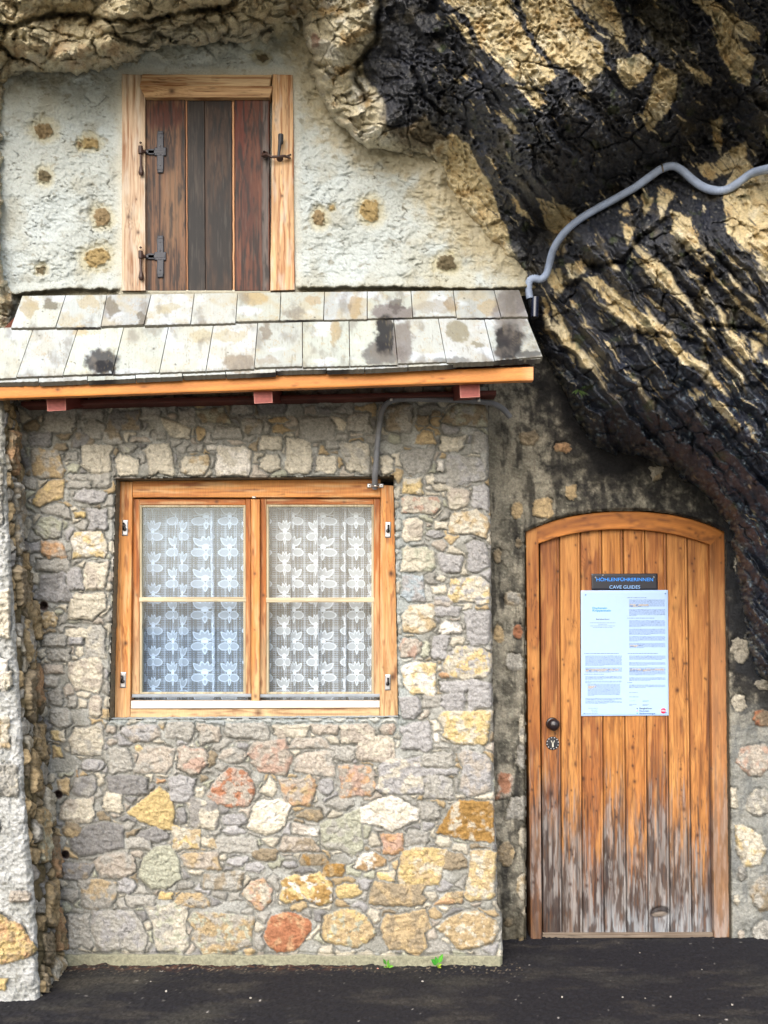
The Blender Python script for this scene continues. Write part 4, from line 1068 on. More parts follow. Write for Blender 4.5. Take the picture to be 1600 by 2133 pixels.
Yv = YL - .033 + .0025 * ((t == 0) | (t == 1)) + .003 * np.exp(-((t - .86) / .03) ** 2) + 0 * px
Cc = wood_col(px - 1300, (py - outer) * 1.0 + 0 * px, (202,130,62), (120,66,30), False, 575, .8, ()) * .82
Cc = mixc(Cc, lin((118, 70, 40)) * .8, sstep(.0, .5, fbm(px / 50, py / 9, 576, 3)) * .7)
P = at(px, py, Yv); mb.grid(P, Cc)
for r in (0, -1): mb.grid(np.stack([P[r], P[r] + np.array([0, .12, 0])]), np.stack([Cc[r], Cc[r]]))
mb.build('arch_head', M_WOODH, door)
mb = MB(); c0 = at(1150, 1507, YL)
mb.lathe(c0, (0, -1, 0), [(0, .030), (.004, .031), (.007, .026), (.010, .013), (.026, .012), (.032, .019), (.042, .0285), (.054, .0300), (.066, .024), (.072, .013), (.074, 0)], lin((34, 26, 28)), 32)
mb.build('door_knob', mat('knob_iron', .32, 90, .1, bump=.05, spec=.6), door)
mb = MB(); c0 = at(1151, 1548, YL)
mb.lathe(c0, (0, -1, 0), [(0, .0325), (.004, .033), (.006, .029), (.005, .024), (.007, .016), (.007, 0)], lin((32, 34, 40)), 32)
for k in range(12):
    an = k * math.pi / 6 + .2
    mb.lathe(c0 + np.array([.0285 * math.cos(an), -.004, .0285 * math.sin(an)]), (0, -1, 0), [(0, .0035), (.003, .003), (.004, 0)], lin((178, 176, 176)), 8)
es = mb.build('escutcheon', M_IRON, door)
mb = MB(); sc_ = lin((196, 192, 180))
mb.box(c0 + np.array([-.004, -.0105, -.018]), c0 + np.array([.004, -.0075, .004]), sc_)
for sg in (-1, 1):
    mb.hexa([c0 + np.array(v) for v in ((0,-.0105,0),(sg*.004,-.0105,0),(sg*.004,-.0075,0),(0,-.0075,0),(sg*.006,-.0105,.014),(sg*.010,-.0105,.014),(sg*.010,-.0075,.014),(sg*.006,-.0075,.014))], sc_)
mb.build('keyhole_cover', M_IRON, es, smooth=False)
# darkness under the door: the recess behind
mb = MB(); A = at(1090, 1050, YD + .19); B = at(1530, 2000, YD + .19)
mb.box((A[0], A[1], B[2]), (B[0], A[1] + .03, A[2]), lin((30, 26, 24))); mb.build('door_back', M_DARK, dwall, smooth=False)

# ------------------------------------------------------------------ signs on the door
def text_mesh(name, s, px, py, hpx, Y, col, parent, wpx=None, align='CENTER', bold=0.0, sx=1.0):
    c = bpy.data.curves.new(name, 'FONT'); c.body = s; c.align_x = align; c.size = 1; c.offset = bold; c.extrude = 0.0
    c.resolution_u = 3
    o = bpy.data.objects.new(name, c); COL.objects.link(o)
    bpy.context.view_layer.update()
    me = bpy.data.meshes.new_from_object(o.evaluated_get(bpy.context.evaluated_depsgraph_get()))
    bpy.data.objects.remove(o)
    n = len(me.vertices); V = np.zeros(n * 3); me.vertices.foreach_get('co', V); V = V.reshape(-1, 3)
    F = [list(p.vertices) for p in me.polygons]
    hh = 0.729; sc = hpx * (Y + DIST) / FPX / hh
    w = V[:, 0].max() - V[:, 0].min()
    sxx = sc * sx if wpx is None else wpx * (Y + DIST) / FPX / w
    org = at(px, py, Y)
    P = np.stack([org[0] + V[:, 0] * sxx, np.full(n, org[1]), org[2] + V[:, 1] * sc], 1)
    tr = [f for f in F if len(f) == 3]; qd = [f for f in F if len(f) == 4]
    for f in F:
        if len(f) > 4: tr += [[f[0], f[i], f[i + 1]] for i in range(1, len(f) - 1)]
    mb = MB(); mb.raw(P, lin(col) if max(col) > 1 else np.array(col), qd or None, tr or None)
    bpy.data.meshes.remove(me)
    return mb
YS = YL - .004
sg1 = thing('name_sign', at(1301, 1229, YS), 'black name plate with blue and white capitals screwed to the arched door above the notice', 'sign')
mb = MB(); slab(mb, [(1232,1195),(1370,1194.5),(1370.5,1229),(1232.5,1229)], YS, .004, (20,24,38), step=4, bev=.0008)
mb.build('sign_plate', M_PRINT, sg1)
mb = text_mesh('t', 'HÖHLENFÜHRERINNEN', 1301.5, 1210.5, 7.2, YS - .0015, (40, 140, 240), sg1, wpx=118, bold=.012)
mb.build('blue_lettering', M_PRINT, sg1, smooth=False)
mb = text_mesh('t', 'CAVE GUIDES', 1301.5, 1226.2, 7.2, YS - .0015, (128, 172, 226), sg1, wpx=64, bold=.008)
mb.build('pale_lettering', M_PRINT, sg1, smooth=False)
for x, y in ((1240.5, 1203), (1362.5, 1202.5), (1256, 1198)):
    mb = MB(); mb.lathe(at(x, y, YS), (0, -1, 0), [(0, .004), (.002, .0036), (.003, 0)], lin((214, 214, 210)), 12); mb.build('screw', M_METAL, sg1)
YN = YL - .007
sg2 = thing('notice_board', at(1301, 1491, YN), 'white printed notice sheet in two columns with a red dot, screwed to the arched door', 'notice')
mb = MB(); slab(mb, [(1210,1230),(1391.5,1229),(1393,1490.5),(1211,1491.5)], YN, .005, (164,192,230), step=6, bev=.0006)
mb.build('notice_sheet', M_PRINT, sg2)
YT = YN - .0012
rng = np.random.default_rng(9)
mb = MB()
def bar(x0, x1, y, h, col):
    mb.raw(at(np.array([x0, x1, x1, x0]), np.array([y, y, y + h, y + h]), np.full(4, YT)), lin(col), [(0, 1, 2, 3)])
def para(x0, x1, y0, y1, col=(132,154,192), lead=1.85, last=.5):
    y = y0
    while y < y1 - .6:
        xe = x1 if y + lead < y1 - .6 else x0 + (x1 - x0) * last
        x = x0
        while x < xe - 1:
            w = rng.uniform(2, 7.5); bar(x, min(x + w, xe), y, .95, col if rng.uniform() > .2 else (112,132,172)); x += w + .8
        y += lead
Z = lambda x, y: (1190 + x / 6.4636, 1180 + y / 6.4636)
def zp(x0, y0, x1, y1, **k):
    a_, b_ = Z(x0, y0); c_, d_ = Z(x1, y1); para(a_, c_, b_, d_, **k)
zp(780,445,1260,550,last=.55); zp(780,575,1265,672,last=.2); zp(780,725,1265,815,last=.35); zp(780,840,1265,925,last=.6); zp(780,940,1265,1005,last=.25); zp(780,1030,1265,1095,last=.4)
zp(190,1200,683,1338,last=.5); zp(190,1360,683,1425,last=.7); zp(190,1478,683,1518,last=.5); zp(190,1540,683,1575,last=.15); zp(220,1580,660,1750,last=.2); zp(190,1772,683,1800,last=.8); zp(190,1815,683,1850,last=.6)
zp(780,1200,1268,1262,last=.9); zp(780,1290,1268,1338,last=.5); zp(780,1360,1268,1468,last=.7); zp(780,1495,1268,1545,last=.6); zp(780,1592,1268,1642,last=.45)
for x0, y, x1 in ((755,420,1012),(755,695,1130),(175,1170,640),(760,1170,1165),(175,1450,440),(755,1565,828)):
    a_, b_ = Z(x0, y); c_, _ = Z(x1, y); para(a_, c_, b_ - .5, b_ + .4, col=(92,106,136), last=1)
for x0, y, x1 in ((250,757,595),(365,778,480),(255,800,590),(290,822,555),(230,1908,355),(268,1933,355),(280,1957,355),(165,1980,355),(780,1697,895),(780,1755,915),(780,1857,880),(780,1872,825),(960,1857,1045),(960,1870,1025)):
    a_, b_ = Z(x0, y); c_, _ = Z(x1, y); para(a_, c_, b_ - .4, b_ + .3, col=(128,142,170), last=1)
for x0, y0, x1, y1 in ((785,510,1040,545),(790,1060,960,1085),(195,1380,640,1412),(230,1610,330,1640),(790,1378,1250,1412)):
    a_, b_ = Z(x0, y0); c_, d_ = Z(x1, y1); YT = YN - .0022; para(a_, c_, b_, d_, col=(206,184,140), last=.6)
YT = YN - .0012
mb.build('printed_text', M_PRINT, sg2, smooth=False)
a_, b_ = Z(285, 572); mb = text_mesh('t', 'Dachstein', a_, b_, 4.2, YT, (40, 150, 226), sg2, wpx=30, align='LEFT', bold=.02); mb.build('blue_heading', M_PRINT, sg2, smooth=False)
a_, b_ = Z(285, 605); mb = text_mesh('t', 'Krippenstein', a_, b_, 4.2, YT, (30, 146, 226), sg2, wpx=38, align='LEFT', bold=.02); mb.build('blue_heading', M_PRINT, sg2, smooth=False)
a_, b_ = Z(425, 717); mb = text_mesh('t', 'Betriebsordnung', a_, b_, 2.6, YT, (78, 90, 120), sg2, wpx=28, bold=.02); mb.build('black_heading', M_PRINT, sg2, smooth=False)
for i, s_ in enumerate(('Bergbahnen', 'Dachstein', 'Salzkammergut')):
    a_, b_ = Z(918, 1920 + i * 34); mb = text_mesh('t', s_, a_, b_, 3.4, YT, ((52,58,84),(66,84,120),(58,92,150))[i], sg2, wpx=(26, 20, 33)[i], align='LEFT', bold=.015); mb.build('logo_lettering', M_PRINT, sg2, smooth=False)
for i, cc in enumerate(((60,60,96),(226,90,110),(40,178,224))):
    a_, b_ = Z(888, 1912 + i * 32); mb = MB(); mb.lathe(at(a_, b_, YT + .0012), (0, -1, 0), [(.0003, .0028), (.0011, .0027), (.0012, 0)], lin(cc), 16); mb.build('logo_dot', M_PRINT, sg2)
a_, b_ = Z(1240, 1943); mb = MB(); mb.lathe(at(a_, b_, YT + .0012), (0, -1, 0), [(.0003, .0135), (.0011, .0132), (.0012, 0)], lin((226, 48, 84)), 32); dot = mb.build('red_dot', M_PRINT, sg2)
mb = MB(); P = at(np.array([a_-5,a_+5,a_+5,a_-5]), np.array([b_-.7,b_-.7,b_+1.1,b_+1.1]), np.full(4, YT - .0012)); mb.raw(P, lin((240,196,206)), [(0,1,2,3)]); mb.build('white_stripe', M_PRINT, dot, smooth=False)
a_, b_ = Z(1000, 1812); P2 = [at(a_ - 6 + 1.1 * i, b_ + (-1.2 if i % 2 else .8), YT) for i in range(12)]; mb = MB(); mb.tube(P2, .0007, lin((70, 120, 220)), 6); mb.build('signature', M_PRINT, sg2)
a_, b_ = Z(815, 1810); P2 = [at(a_ - 5 + 1.1 * i, b_ + (-1.0 if i % 3 else .8), YT) for i in range(12)]; mb = MB(); mb.tube(P2, .0005, lin((140, 165, 205)), 6); mb.build('signature', M_PRINT, sg2)
for x, y in ((1220, 1239), (1386, 1236.5), (1387, 1484), (1217, 1486)):
    mb = MB(); mb.lathe(at(x, y, YN), (0, -1, 0), [(0, .0035), (.002, .003), (.0025, 0)], lin((120, 150, 190)), 12); mb.build('screw', M_METAL, sg2)
# ------------------------------------------------------------------ rock face
def tps_fit(pts):
    p = np.array(pts, float); x = p[:, :2] / 1000; z = p[:, 2]; n = len(x)
    r2 = ((x[:, None] - x[None]) ** 2).sum(-1); K = .5 * r2 * np.log(r2 + 1e-12)
    A = np.zeros((n + 3, n + 3)); A[:n, :n] = K + np.eye(n) * 2e-4; A[:n, n] = 1; A[:n, n + 1:] = x; A[n, :n] = 1; A[n + 1:, :n] = x.T
    w = np.linalg.solve(A, np.concatenate([z, np.zeros(3)]))
    def f(X, Y):
        X = np.asarray(X, float) / 1000; Y = np.asarray(Y, float) / 1000
        r = w[n] + w[n + 1] * X + w[n + 2] * Y
        for i in range(n):
            q = (X - x[i, 0]) ** 2 + (Y - x[i, 1]) ** 2
            r = r + w[i] * .5 * q * np.log(q + 1e-12)
        return r
    return f
CP = [(620,-150,-.5),(700,-100,-.55),(700,0,-.42),(710,90,-.42),(640,60,-.22),(775,120,-.26),(710,190,-.12),(690,230,-.10),(740,240,-.20),(800,270,-.24),(880,270,-.20),(830,200,-.30),(860,330,-.02),(780,310,-.05),(910,330,-.02),
 (850,30,-.46),(850,-120,-.6),(900,140,-.42),(950,230,-.36),(1000,330,-.25),(1040,420,-.14),(1085,520,-.05),(1105,590,.0),(950,400,.0),(1020,490,-.01),(985,330,-.16),
 (1000,50,-.62),(1000,-120,-.8),(1080,150,-.72),(1120,260,-.72),(1200,330,-.58),(1150,400,-.40),(1240,400,-.26),(1300,320,-.42),(1290,220,-.66),(1400,270,-.42),(1470,330,-.14),(1500,240,-.28),(1420,180,-.55),(1530,120,-.60),
 (1580,30,-.85),(1560,200,-.55),(1300,80,-.70),(1330,10,-.55),(1420,40,-.66),(1400,-120,-1.0),(1620,-120,-1.1),(1620,250,-.70),(1800,100,-1.0),(1160,490,.02),(1190,460,-.06),(1280,410,-.12),(1370,360,-.16),(1450,400,-.24),(1540,360,-.28),(1620,350,-.36),
 (1200,500,-.28),(1260,540,-.34),(1320,420,-.30),(1300,490,-.44),(1400,440,-.44),(1500,430,-.50),(1600,440,-.58),(1150,560,.04),(1180,570,-.08),(1230,600,-.26),(1350,620,-.50),(1470,600,-.60),(1600,640,-.72),(1125,640,.10),(1150,700,.08),(1220,720,-.16),
 (1300,780,-.34),(1400,820,-.48),(1550,830,-.66),(1150,800,.24),(1200,850,.14),(1260,900,.10),(1330,900,-.10),(1400,940,-.10),(1470,1000,-.06),(1540,1010,-.30),(1620,1000,-.55),(1320,950,.24),(1400,985,.22),(1470,1045,.2),
 (1560,1110,-.06),(1620,1150,-.24),(1560,1250,.12),(1620,1300,.0),(1600,1400,.16),(1700,1400,.0),(1800,900,-.8),(1800,1200,-.4),(1900,500,-.9),(2050,1400,-.3),(2050,0,-1.2),
 (1900,-400,-1.6),(1300,-400,-1.4),(800,-400,-1.0),(560,-400,-.9)]
fY = tps_fit(CP)
RP = [(560,-420),(560,40),(622,50),(640,120),(655,200),(700,262),(760,312),(850,338),(900,330),(898,390),(950,455),(1000,505),(1055,548),(1080,590),(1092,640),(1105,700),(1130,760),(1165,830),(1200,905),(1250,975),(1330,965),(1400,990),(1470,1050),(1512,1105),(1522,1200),(1538,1330),(1565,1420),(1640,1450),(2150,1520),(2150,-420)]
def z2(l): return [(600 + x / 1.6, y / 1.6) for x, y in l]
def z7(l): return [(1100 + x / 3.2, 500 + y / 3.2) for x, y in l]
CREAM = [z2(l) for l in (
 [(520,0),(600,60),(640,150),(700,210),(760,270),(850,290),(900,250),(830,170),(760,60),(740,0),(700,-160),(440,-160)],
 [(770,0),(800,90),(870,200),(960,255),(1010,300),(980,310),(1060,220),(1050,150),(1000,110),(930,0),(880,-160),(740,-160)],
 [(940,0),(1010,60),(1080,110),(1130,170),(1110,70),(1080,0),(1040,-160),(930,-160)],
 [(1100,200),(1180,180),(1215,210),(1180,270),(1130,300),(1100,250)],
 [(1235,210),(1300,250),(1290,330),(1240,400),(1205,445),(1180,380),(1215,300)],
 [(1340,0),(1410,50),(1430,150),(1480,260),(1535,290),(1560,200),(1500,130),(1575,140),(1560,90),(1470,40),(1420,0)],
 [(535,50),(560,80),(600,140),(625,155),(590,90),(550,50)],[(685,370),(720,410),(775,455),(760,420),(710,375)],[(780,290),(830,350),(862,350),(800,280)],
 [(1310,200),(1410,260),(1405,290),(1340,240)],[(1410,400),(1450,390),(1440,520),(1420,480)],
 [(1480,490),(1560,560),(1700,600),(1800,1000),(1600,900),(1530,830),(1460,770),(1450,640),(1490,560)],
 [(1350,550),(1420,540),(1520,470),(1530,520),(1460,580),(1400,600)],[(1110,680),(1130,670),(1142,718),(1118,722)],[(1180,650),(1220,660),(1190,720)],
 [(1240,620),(1290,640),(1260,700),(1240,740),(1230,680)],[(1270,700),(1340,720),(1380,820),(1340,850),(1290,780)],[(1110,740),(1160,760),(1130,820)],
 [(1270,770),(1330,830),(1400,900),(1450,960),(1520,1040),(1600,1100),(1600,1075),(1500,1000),(1430,920),(1350,820),(1290,750)],
 [(1150,860),(1210,860),(1290,960),(1310,1000),(1260,970),(1200,920)],[(1320,1010),(1370,1040),(1400,1070),(1340,1030)],
 [(1440,1100),(1480,1100),(1540,1170),(1560,1210),(1500,1180)],[(1550,1100),(1600,1120),(1600,1160)],
 [(975,930),(1020,960),(1110,1050),(1180,1110),(1225,1120),(1220,1070),(1150,1020),(1080,960),(1030,920)],
 [(1190,1120),(1280,1130),(1350,1190),(1410,1220),(1400,1250),(1330,1220),(1250,1160)],[(920,880),(980,870),(1000,900),(940,930)],
 [(860,900),(910,900),(920,960),(900,990),(870,940)],[(830,660),(930,690),(960,720),(930,800),(860,760)],[(740,640),(770,680),(820,740),(760,700)],
 [(760,280),(800,290),(850,370),(820,350)],[(1160,870),(1240,900),(1300,960),(1270,960)],[(935,1000),(960,1010),(965,1025),(945,1020)],
 [(540,440),(600,480),(640,560),(680,620),(700,700),(740,800),(760,900),(700,850),(610,800),(540,720),(470,640),(480,520)])] + [z7(l) for l in (
 [(1205,1060),(1250,1065),(1330,1110),(1415,1240),(1400,1275),(1300,1180)],[(130,400),(180,430),(280,620),(310,740),(240,640)],[(90,370),(130,430),(160,600),(180,700),(120,600)],
 [(1100,980),(1150,1010),(1160,1040),(1120,1020)])]
LIGHT = [(560,-420),(792,-420),(788,20),(780,80),(752,120),(765,160),(800,215),(805,262),(850,270),(885,240),(930,300),(905,345),(840,345),(760,322),(690,270),(640,200),(620,140),(560,100)]
CRK = [(7,.10,[(795,-60),(790,20),(782,80),(748,128),(740,165),(762,205)]),(6,.08,[(640,10),(622,60),(640,120)]),(5,.07,[(640,120),(700,160),(745,130)]),
 (5,.06,[(1185,490),(1190,530),(1240,560),(1300,545),(1330,500),(1400,450)]),(4,.05,[(1470,676),(1530,682),(1620,686),(1800,700)]),(4,.04,[(1320,692),(1400,700),(1470,720),(1485,768),(1460,800)]),
 (5,.06,[(1140,575),(1165,600),(1210,590)]),(6,.07,[(1330,400),(1345,430),(1325,470),(1330,510)]),(5,.05,[(1480,560),(1450,640),(1475,680)]),(5,.05,[(1110,480),(1180,500)]),(6,.06,[(860,140),(880,200),(925,235)])]
xs = axis(600, 1612, 2.0, 540, 2100); ys = axis(-12, 1470, 2.0, -400, None)
PX, PY = np.meshgrid(xs, ys)
Y = fY(PX, PY)
wx = PX + 16 * fbm(PX / 60, PY / 60, 601, 4); wy = PY + 16 * fbm(PX / 60, PY / 60, 602, 4)
# bedding runs down to the right; steeper in the upper mass
across = wx * .77 - wy * .64; along = wx * .64 + wy * .77
lowm = sstep(-40, 60, (PY - 500) + .35 * (PX - 1200) * 0 + 0) * sstep(1100, 1180, PX)
st1 = fbm(across / 46, along / 300, 603, 3); st2 = fbm(across / 17, along / 160, 604, 3)
saw = np.abs(((across / 64 + .35 * fbm(across / 90, along / 260, 605, 2)) % 1.0) - .35)
def tooth(q):
    q = q % 1.0
    return np.where(q < .82, q / .82, (1 - q) / .18)
ta = across / 58 + .45 * fbm(across / 80, along / 240, 605, 3)
tb = across / 23 + .5 * fbm(across / 40, along / 150, 648, 3)
Y = Y - (.045 * st1 + .018 * st2 + .075 * (tooth(ta) - .5) + .024 * (tooth(tb) - .5)) * lowm
Y = Y - (.03 * st1 + .012 * st2 + (.032 * (tooth(ta * .8) - .5) + .012 * (tooth(tb) - .5)) * sstep(800, 900, PX)) * (1 - lowm)
f1, f2, dx, dy, idv = worley(wx / 11 + 2, wy / 11, 606)
pit = sstep(.55, .15, f1) * sstep(-.15, .3, fbm(PX / 90, PY / 90, 607, 2) + .25)
up = sstep(520, 380, PY) * sstep(800, 860, PX)
Y += .018 * pit * up
fac = facets(wx / 44, wy / 36, 608) * .034 + facets(wx / 19, wy / 15, 609) * .014 + facets(wx / 8, wy / 7, 610) * .006
Y -= fac * (.55 + .45 * sstep(-.1, .3, fbm(PX / 80, PY / 80, 611, 3)))
Y -= .010 * fbm(PX / 12, PY / 12, 612, 4, .65) + .012 * fbm(PX / 90, PY / 90, 613, 3)
f1, f2, dx, dy, idv = worley(wx / 85 + 7, wy / 60, 649)
Y += .035 * np.exp(-((f2 - f1) / .035) ** 2) * sstep(-.1, .2, fbm(PX / 120, PY / 120, 650, 2))      # fracture lines
# light boulders: stronger fracture
sl = sdf(LIGHT, wx, wy)
Y -= sstep(-5, 20, sl) * (.03 * ridged(wx / 40, wy / 30, 614, 4) + .022 * facets(wx / 30, wy / 20, 615) + .05 * facets(wx / 75, wy / 55, 645))
for w_, dp, pl in CRK:
    d = dline(pl, PX + 7 * fbm(PX / 18, PY / 18, 616, 3), PY + 7 * fbm(PX / 18, PY / 18, 617, 3))
    Y += dp * np.exp(-(d / w_) ** 2)
# colour
spk = fbm(PX / 5, PY / 5, 620, 4, .65); nn = fbm(PX / 30, PY / 30, 621, 5, .6); n3 = fbm(across / 14, along / 60, 622, 4, .6)
BL = lin((27, 31, 42)) * .8
C = np.broadcast_to(BL, PX.shape + (3,)) * (1 + .5 * spk)[..., None]
C = mixc(C, lin((96, 98, 98)) * .8, sstep(-.02, .5, nn * .7 + spk * .7) * .6)
C = mixc(C, lin((150, 146, 132)) * .8, sstep(.34, .52, spk + .35 * nn) * .5)
C = mixc(C, lin((26, 32, 50)) * .9, sstep(.1, .4, fbm(PX / 80, PY / 80, 623, 3)) * .5)
C = mixc(C, lin((74, 66, 42)) * .8, sstep(.12, .45, fbm(PX / 60, PY / 60, 624, 4)) * .6 * sstep(900, 700, PY))
dots = h32(np.floor((PX + 2 * spk) / 4), np.floor((PY + 2 * nn) / 4), 77)
C = mixc(C, lin((168, 166, 156)) * .8, (dots > .93) * sstep(700, 900, PY) * sstep(-.3, .2, nn) * .8)
C = mixc(C, lin((62, 58, 40)) * .8, sstep(20, 60, sdf([(1275,-420),(1275,0),(1330,120),(1470,220),(1480,60),(1420,-20),(1420,-420)], wx, wy) + 40 * nn) * .8)
C = C * (1 + (np.array([.60, .86, 1.2]) - 1) * sstep(640, 840, PY)[..., None])      # algae black tinted bluish low down, offsetting warm bounce light in the colour
CR = lin((208, 190, 146)) * .82
cream = mixc(np.broadcast_to(CR, PX.shape + (3,)), lin((188, 156, 100)) * .8, sstep(.0, .4, fbm(PX / 34, PY / 34, 625, 4)) * .7)
cream = mixc(cream, lin((222, 212, 182)) * .84, sstep(.05, .4, fbm(PX / 50, PY / 50, 626, 4)) * .7)
cream = cream * (1 + .22 * spk)[..., None]
cm = np.full(PX.shape, -99.0)
ex = PX + 9 * fbm(PX / 26, PY / 26, 627, 4, .6) + 3 * fbm(PX / 7, PY / 7, 629, 3); ey = PY + 9 * fbm(PX / 26, PY / 26, 628, 4, .6) + 3 * fbm(PX / 7, PY / 7, 630, 3)
for pl in CREAM:
    m = near(pl, PX, PY, 24)
    if m.any(): cm[m] = np.maximum(cm[m], sdf(pl, ex[m], ey[m]))
t = sstep(-1.5, 1.5, cm)
t = t * (1 - .9 * sstep(.20, .28, n3) * sstep(25, 5, cm))
t = t * (1 - .85 * sstep(.90, .97, tb % 1.0) * sstep(-.1, .15, nn) * (PX > 900))
st_ = fbm(across / 11, along / 110, 641, 4, .55)
flk = np.maximum(sstep(.40, .47, n3 + .25 * nn + .06 * up), sstep(.33, .39, st_ + .25 * nn) * lowm * sstep(880, 780, PY - .25 * (PX - 1300))) * (1 - sstep(1130, 1250, PY)) * .9        # small bare flakes
flk = np.maximum(flk, sstep(.50, .58, spk + .2 * nn) * .75)
crest = sstep(.62, .80, ta % 1.0) * sstep(1.0, .9, ta % 1.0) * sstep(.0, .22, fbm(across / 40, along / 90, 642, 4)) * lowm * sstep(860, 760, PY - .25 * (PX - 1300))
flk = np.maximum(flk, crest * .95)
t = np.maximum(t, flk * (PX > 900))
C = mixc(C, cream, t)
tl = sstep(-4, 4, sl)
lt = mixc(np.broadcast_to(lin((206, 196, 166)) * .84, PX.shape + (3,)), lin((172, 140, 84)) * .8, sstep(.05, .4, fbm(wx / 44, wy / 44, 631, 4)) * .8)
lt = mixc(lt, lin((214, 212, 200)) * .84, sstep(.05, .35, fbm(PX / 60, PY / 60, 632, 3)) * .7) * (1 + .2 * spk)[..., None]
br = sdf([(800,160),(850,150),(905,240),(925,300),(860,320),(810,290),(790,230)], wx, wy)
lt = mixc(lt, lin((84, 70, 46)) * .8, sstep(-14, 14, br + 22 * nn) * .85)
C = mixc(C, lt, tl)
dk2 = sdf([(790,140),(800,215),(845,240),(860,180),(850,140)], ex, ey)
C = mixc(C, BL, sstep(-3, 5, dk2) * .9)
C = mixc(C, lin((134, 66, 38)) * .8, sstep(12, 6, np.hypot(ex - 655, (ey - 85) * .6)) * .8)
C = mixc(C, lin((62, 74, 36)) * .8, sstep(.30, .48, fbm(PX / 36, PY / 36, 640, 4)) * .6 * (PX > 900))
sd = sdf(RP, PX + 16 * fbm(PX / 34, PY / 34, 633, 5, .6), PY + 16 * fbm(PX / 34, PY / 34, 634, 5, .6))
wl = np.where((PX > 1085) & (PY > 600), YD, .0)
wl = np.where(PX > 1085, YD * sstep(600, 720, PY), 0)
wgt = sstep(0, 1, (sd + 2) / np.where(PX < 960, 17, 36))
st2_ = sstep(60, -10, sd + 60 * fbm(PX / 14, PY / 14, 646, 5, .75)) * (PY > 740) * sstep(-.05, .1, fbm(PX / 9, PY / 9, 656, 3, .6))
C = mixc(C, lin((150, 146, 128)) * .8, st2_ * .75)
C = mixc(C, lin((184, 180, 162)) * .84, sstep(45, -10, sd + 50 * fbm(PX / 24, PY / 24, 647, 4, .6)) * (PX < 1080) * .6)
Yr = (wl + .05) * (1 - wgt) + np.minimum(Y, wl + .02) * wgt
Yr = np.where(sd < 0, wl + .05 + .006 * np.clip(-sd, 0, 60), Yr)
keep = (sd[:-1, :-1] > -26) | (sd[1:, 1:] > -26)
ROCKG = (xs, ys, Yr)
RG = .78 - .48 * (1 - np.clip(t, 0, 1)) * (1 - tl) * sstep(-.3, .3, nn + .1)
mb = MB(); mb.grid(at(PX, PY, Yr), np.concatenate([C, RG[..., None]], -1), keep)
# block of rock that closes the face at the back and carries it upward
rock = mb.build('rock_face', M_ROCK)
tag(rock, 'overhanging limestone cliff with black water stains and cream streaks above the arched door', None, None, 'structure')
def rockY(px, py):
    i = np.clip(np.searchsorted(ys, py), 3, len(ys) - 4); j = np.clip(np.searchsorted(xs, px), 3, len(xs) - 4)
    return Yr[i - 3:i + 4, j - 3:j + 4].min()

# rock over the upper left, and down the left edge
CPL = [(-200,-420,-1.0),(300,-420,-.9),(700,-420,-.9),(-150,0,-.5),(0,-30,-.5),(60,30,-.44),(60,80,-.42),(140,110,-.36),(0,130,-.10),(200,130,-.18),(230,90,-.34),(240,20,-.46),(180,50,-.24),(100,40,-.26),(290,70,-.22),(330,110,-.04),(330,20,-.36),(400,60,-.22),(420,110,-.02),
 (450,30,-.30),(520,40,-.22),(560,60,-.10),(600,30,-.14),(640,80,-.05),(640,0,-.3),(100,160,-.04),(20,180,-.02),(-100,200,-.2),(20,300,.02),(-40,350,-.12),(20,560,.0),(-40,560,-.16),(-100,700,-.3),(10,700,-.05),(-200,400,-.3)]
fL = tps_fit(CPL)
RL = [(-260,-420),(700,-420),(700,40),(640,90),(600,60),(560,92),(480,98),(430,112),(360,100),(310,112),(262,140),(215,150),(150,158),(90,150),(30,160),(14,180),(10,300),(14,420),(6,520),(20,580),(40,625),(26,700),(-10,800),(-30,850),(-260,850)]
xs2 = axis(-14, 716, 2.0, -240, None); ys2 = axis(-12, 840, 2.0, -400, None)
PX, PY = np.meshgrid(xs2, ys2)
wx = PX + 18 * fbm(PX / 50, PY / 50, 651, 4); wy = PY + 18 * fbm(PX / 50, PY / 50, 652, 4)
f1, f2, dx, dy, idv = worley(wx / 120 + .4, wy / 78 + .3, 653)
Y = fL(PX, PY) - .05 * sstep(.75, .1, f1) * (PX > 20) + .03 * np.exp(-((f2 - f1) / .05) ** 2)
g1, g2, _, _, gid = worley(wx / 52 + 9, wy / 40, 655)
sm_ = sstep(250, 330, PX)
Y = Y - sm_ * .04 * sstep(.7, .1, g1) + sm_ * .02 * np.exp(-((g2 - g1) / .06) ** 2)
Y -= facets(wx / 40, wy / 26, 656) * .03 + facets(wx / 16, wy / 12, 657) * .012 + .02 * ridged(wx / 46, wy / 30, 658, 4) + .012 * fbm(PX / 12, PY / 12, 659, 4)
for w_, dp, pl in [(6,.12,[(-60,50),(20,55),(60,44),(115,30),(170,32),(230,44),(330,40),(390,22),(470,18),(520,-30)]),(5,.09,[(10,60),(0,95),(30,120),(60,130)]),(5,.08,[(225,45),(250,80),(300,95),(330,70),(400,100),(450,95)]),(5,.08,[(455,20),(478,60),(450,95)]),(7,.12,[(590,-40),(615,20),(640,60),(625,100)])]:
    d = dline(pl, PX + 9 * fbm(PX / 20, PY / 20, 660, 3), PY + 9 * fbm(PX / 20, PY / 20, 661, 3)); Y += dp * np.exp(-(d / w_) ** 2)
nn = fbm(PX / 40, PY / 40, 662, 5, .6); spk = fbm(PX / 5, PY / 5, 663, 4, .6)
C = mixc(np.broadcast_to(lin((196, 184, 150)) * .84, PX.shape + (3,)), lin((158, 138, 100)) * .8, sstep(-.05, .35, nn))
C = mixc(C, lin((196, 178, 140)) * .8, sstep(.12, .4, fbm(PX / 44, PY / 34, 664, 4)) * .8)
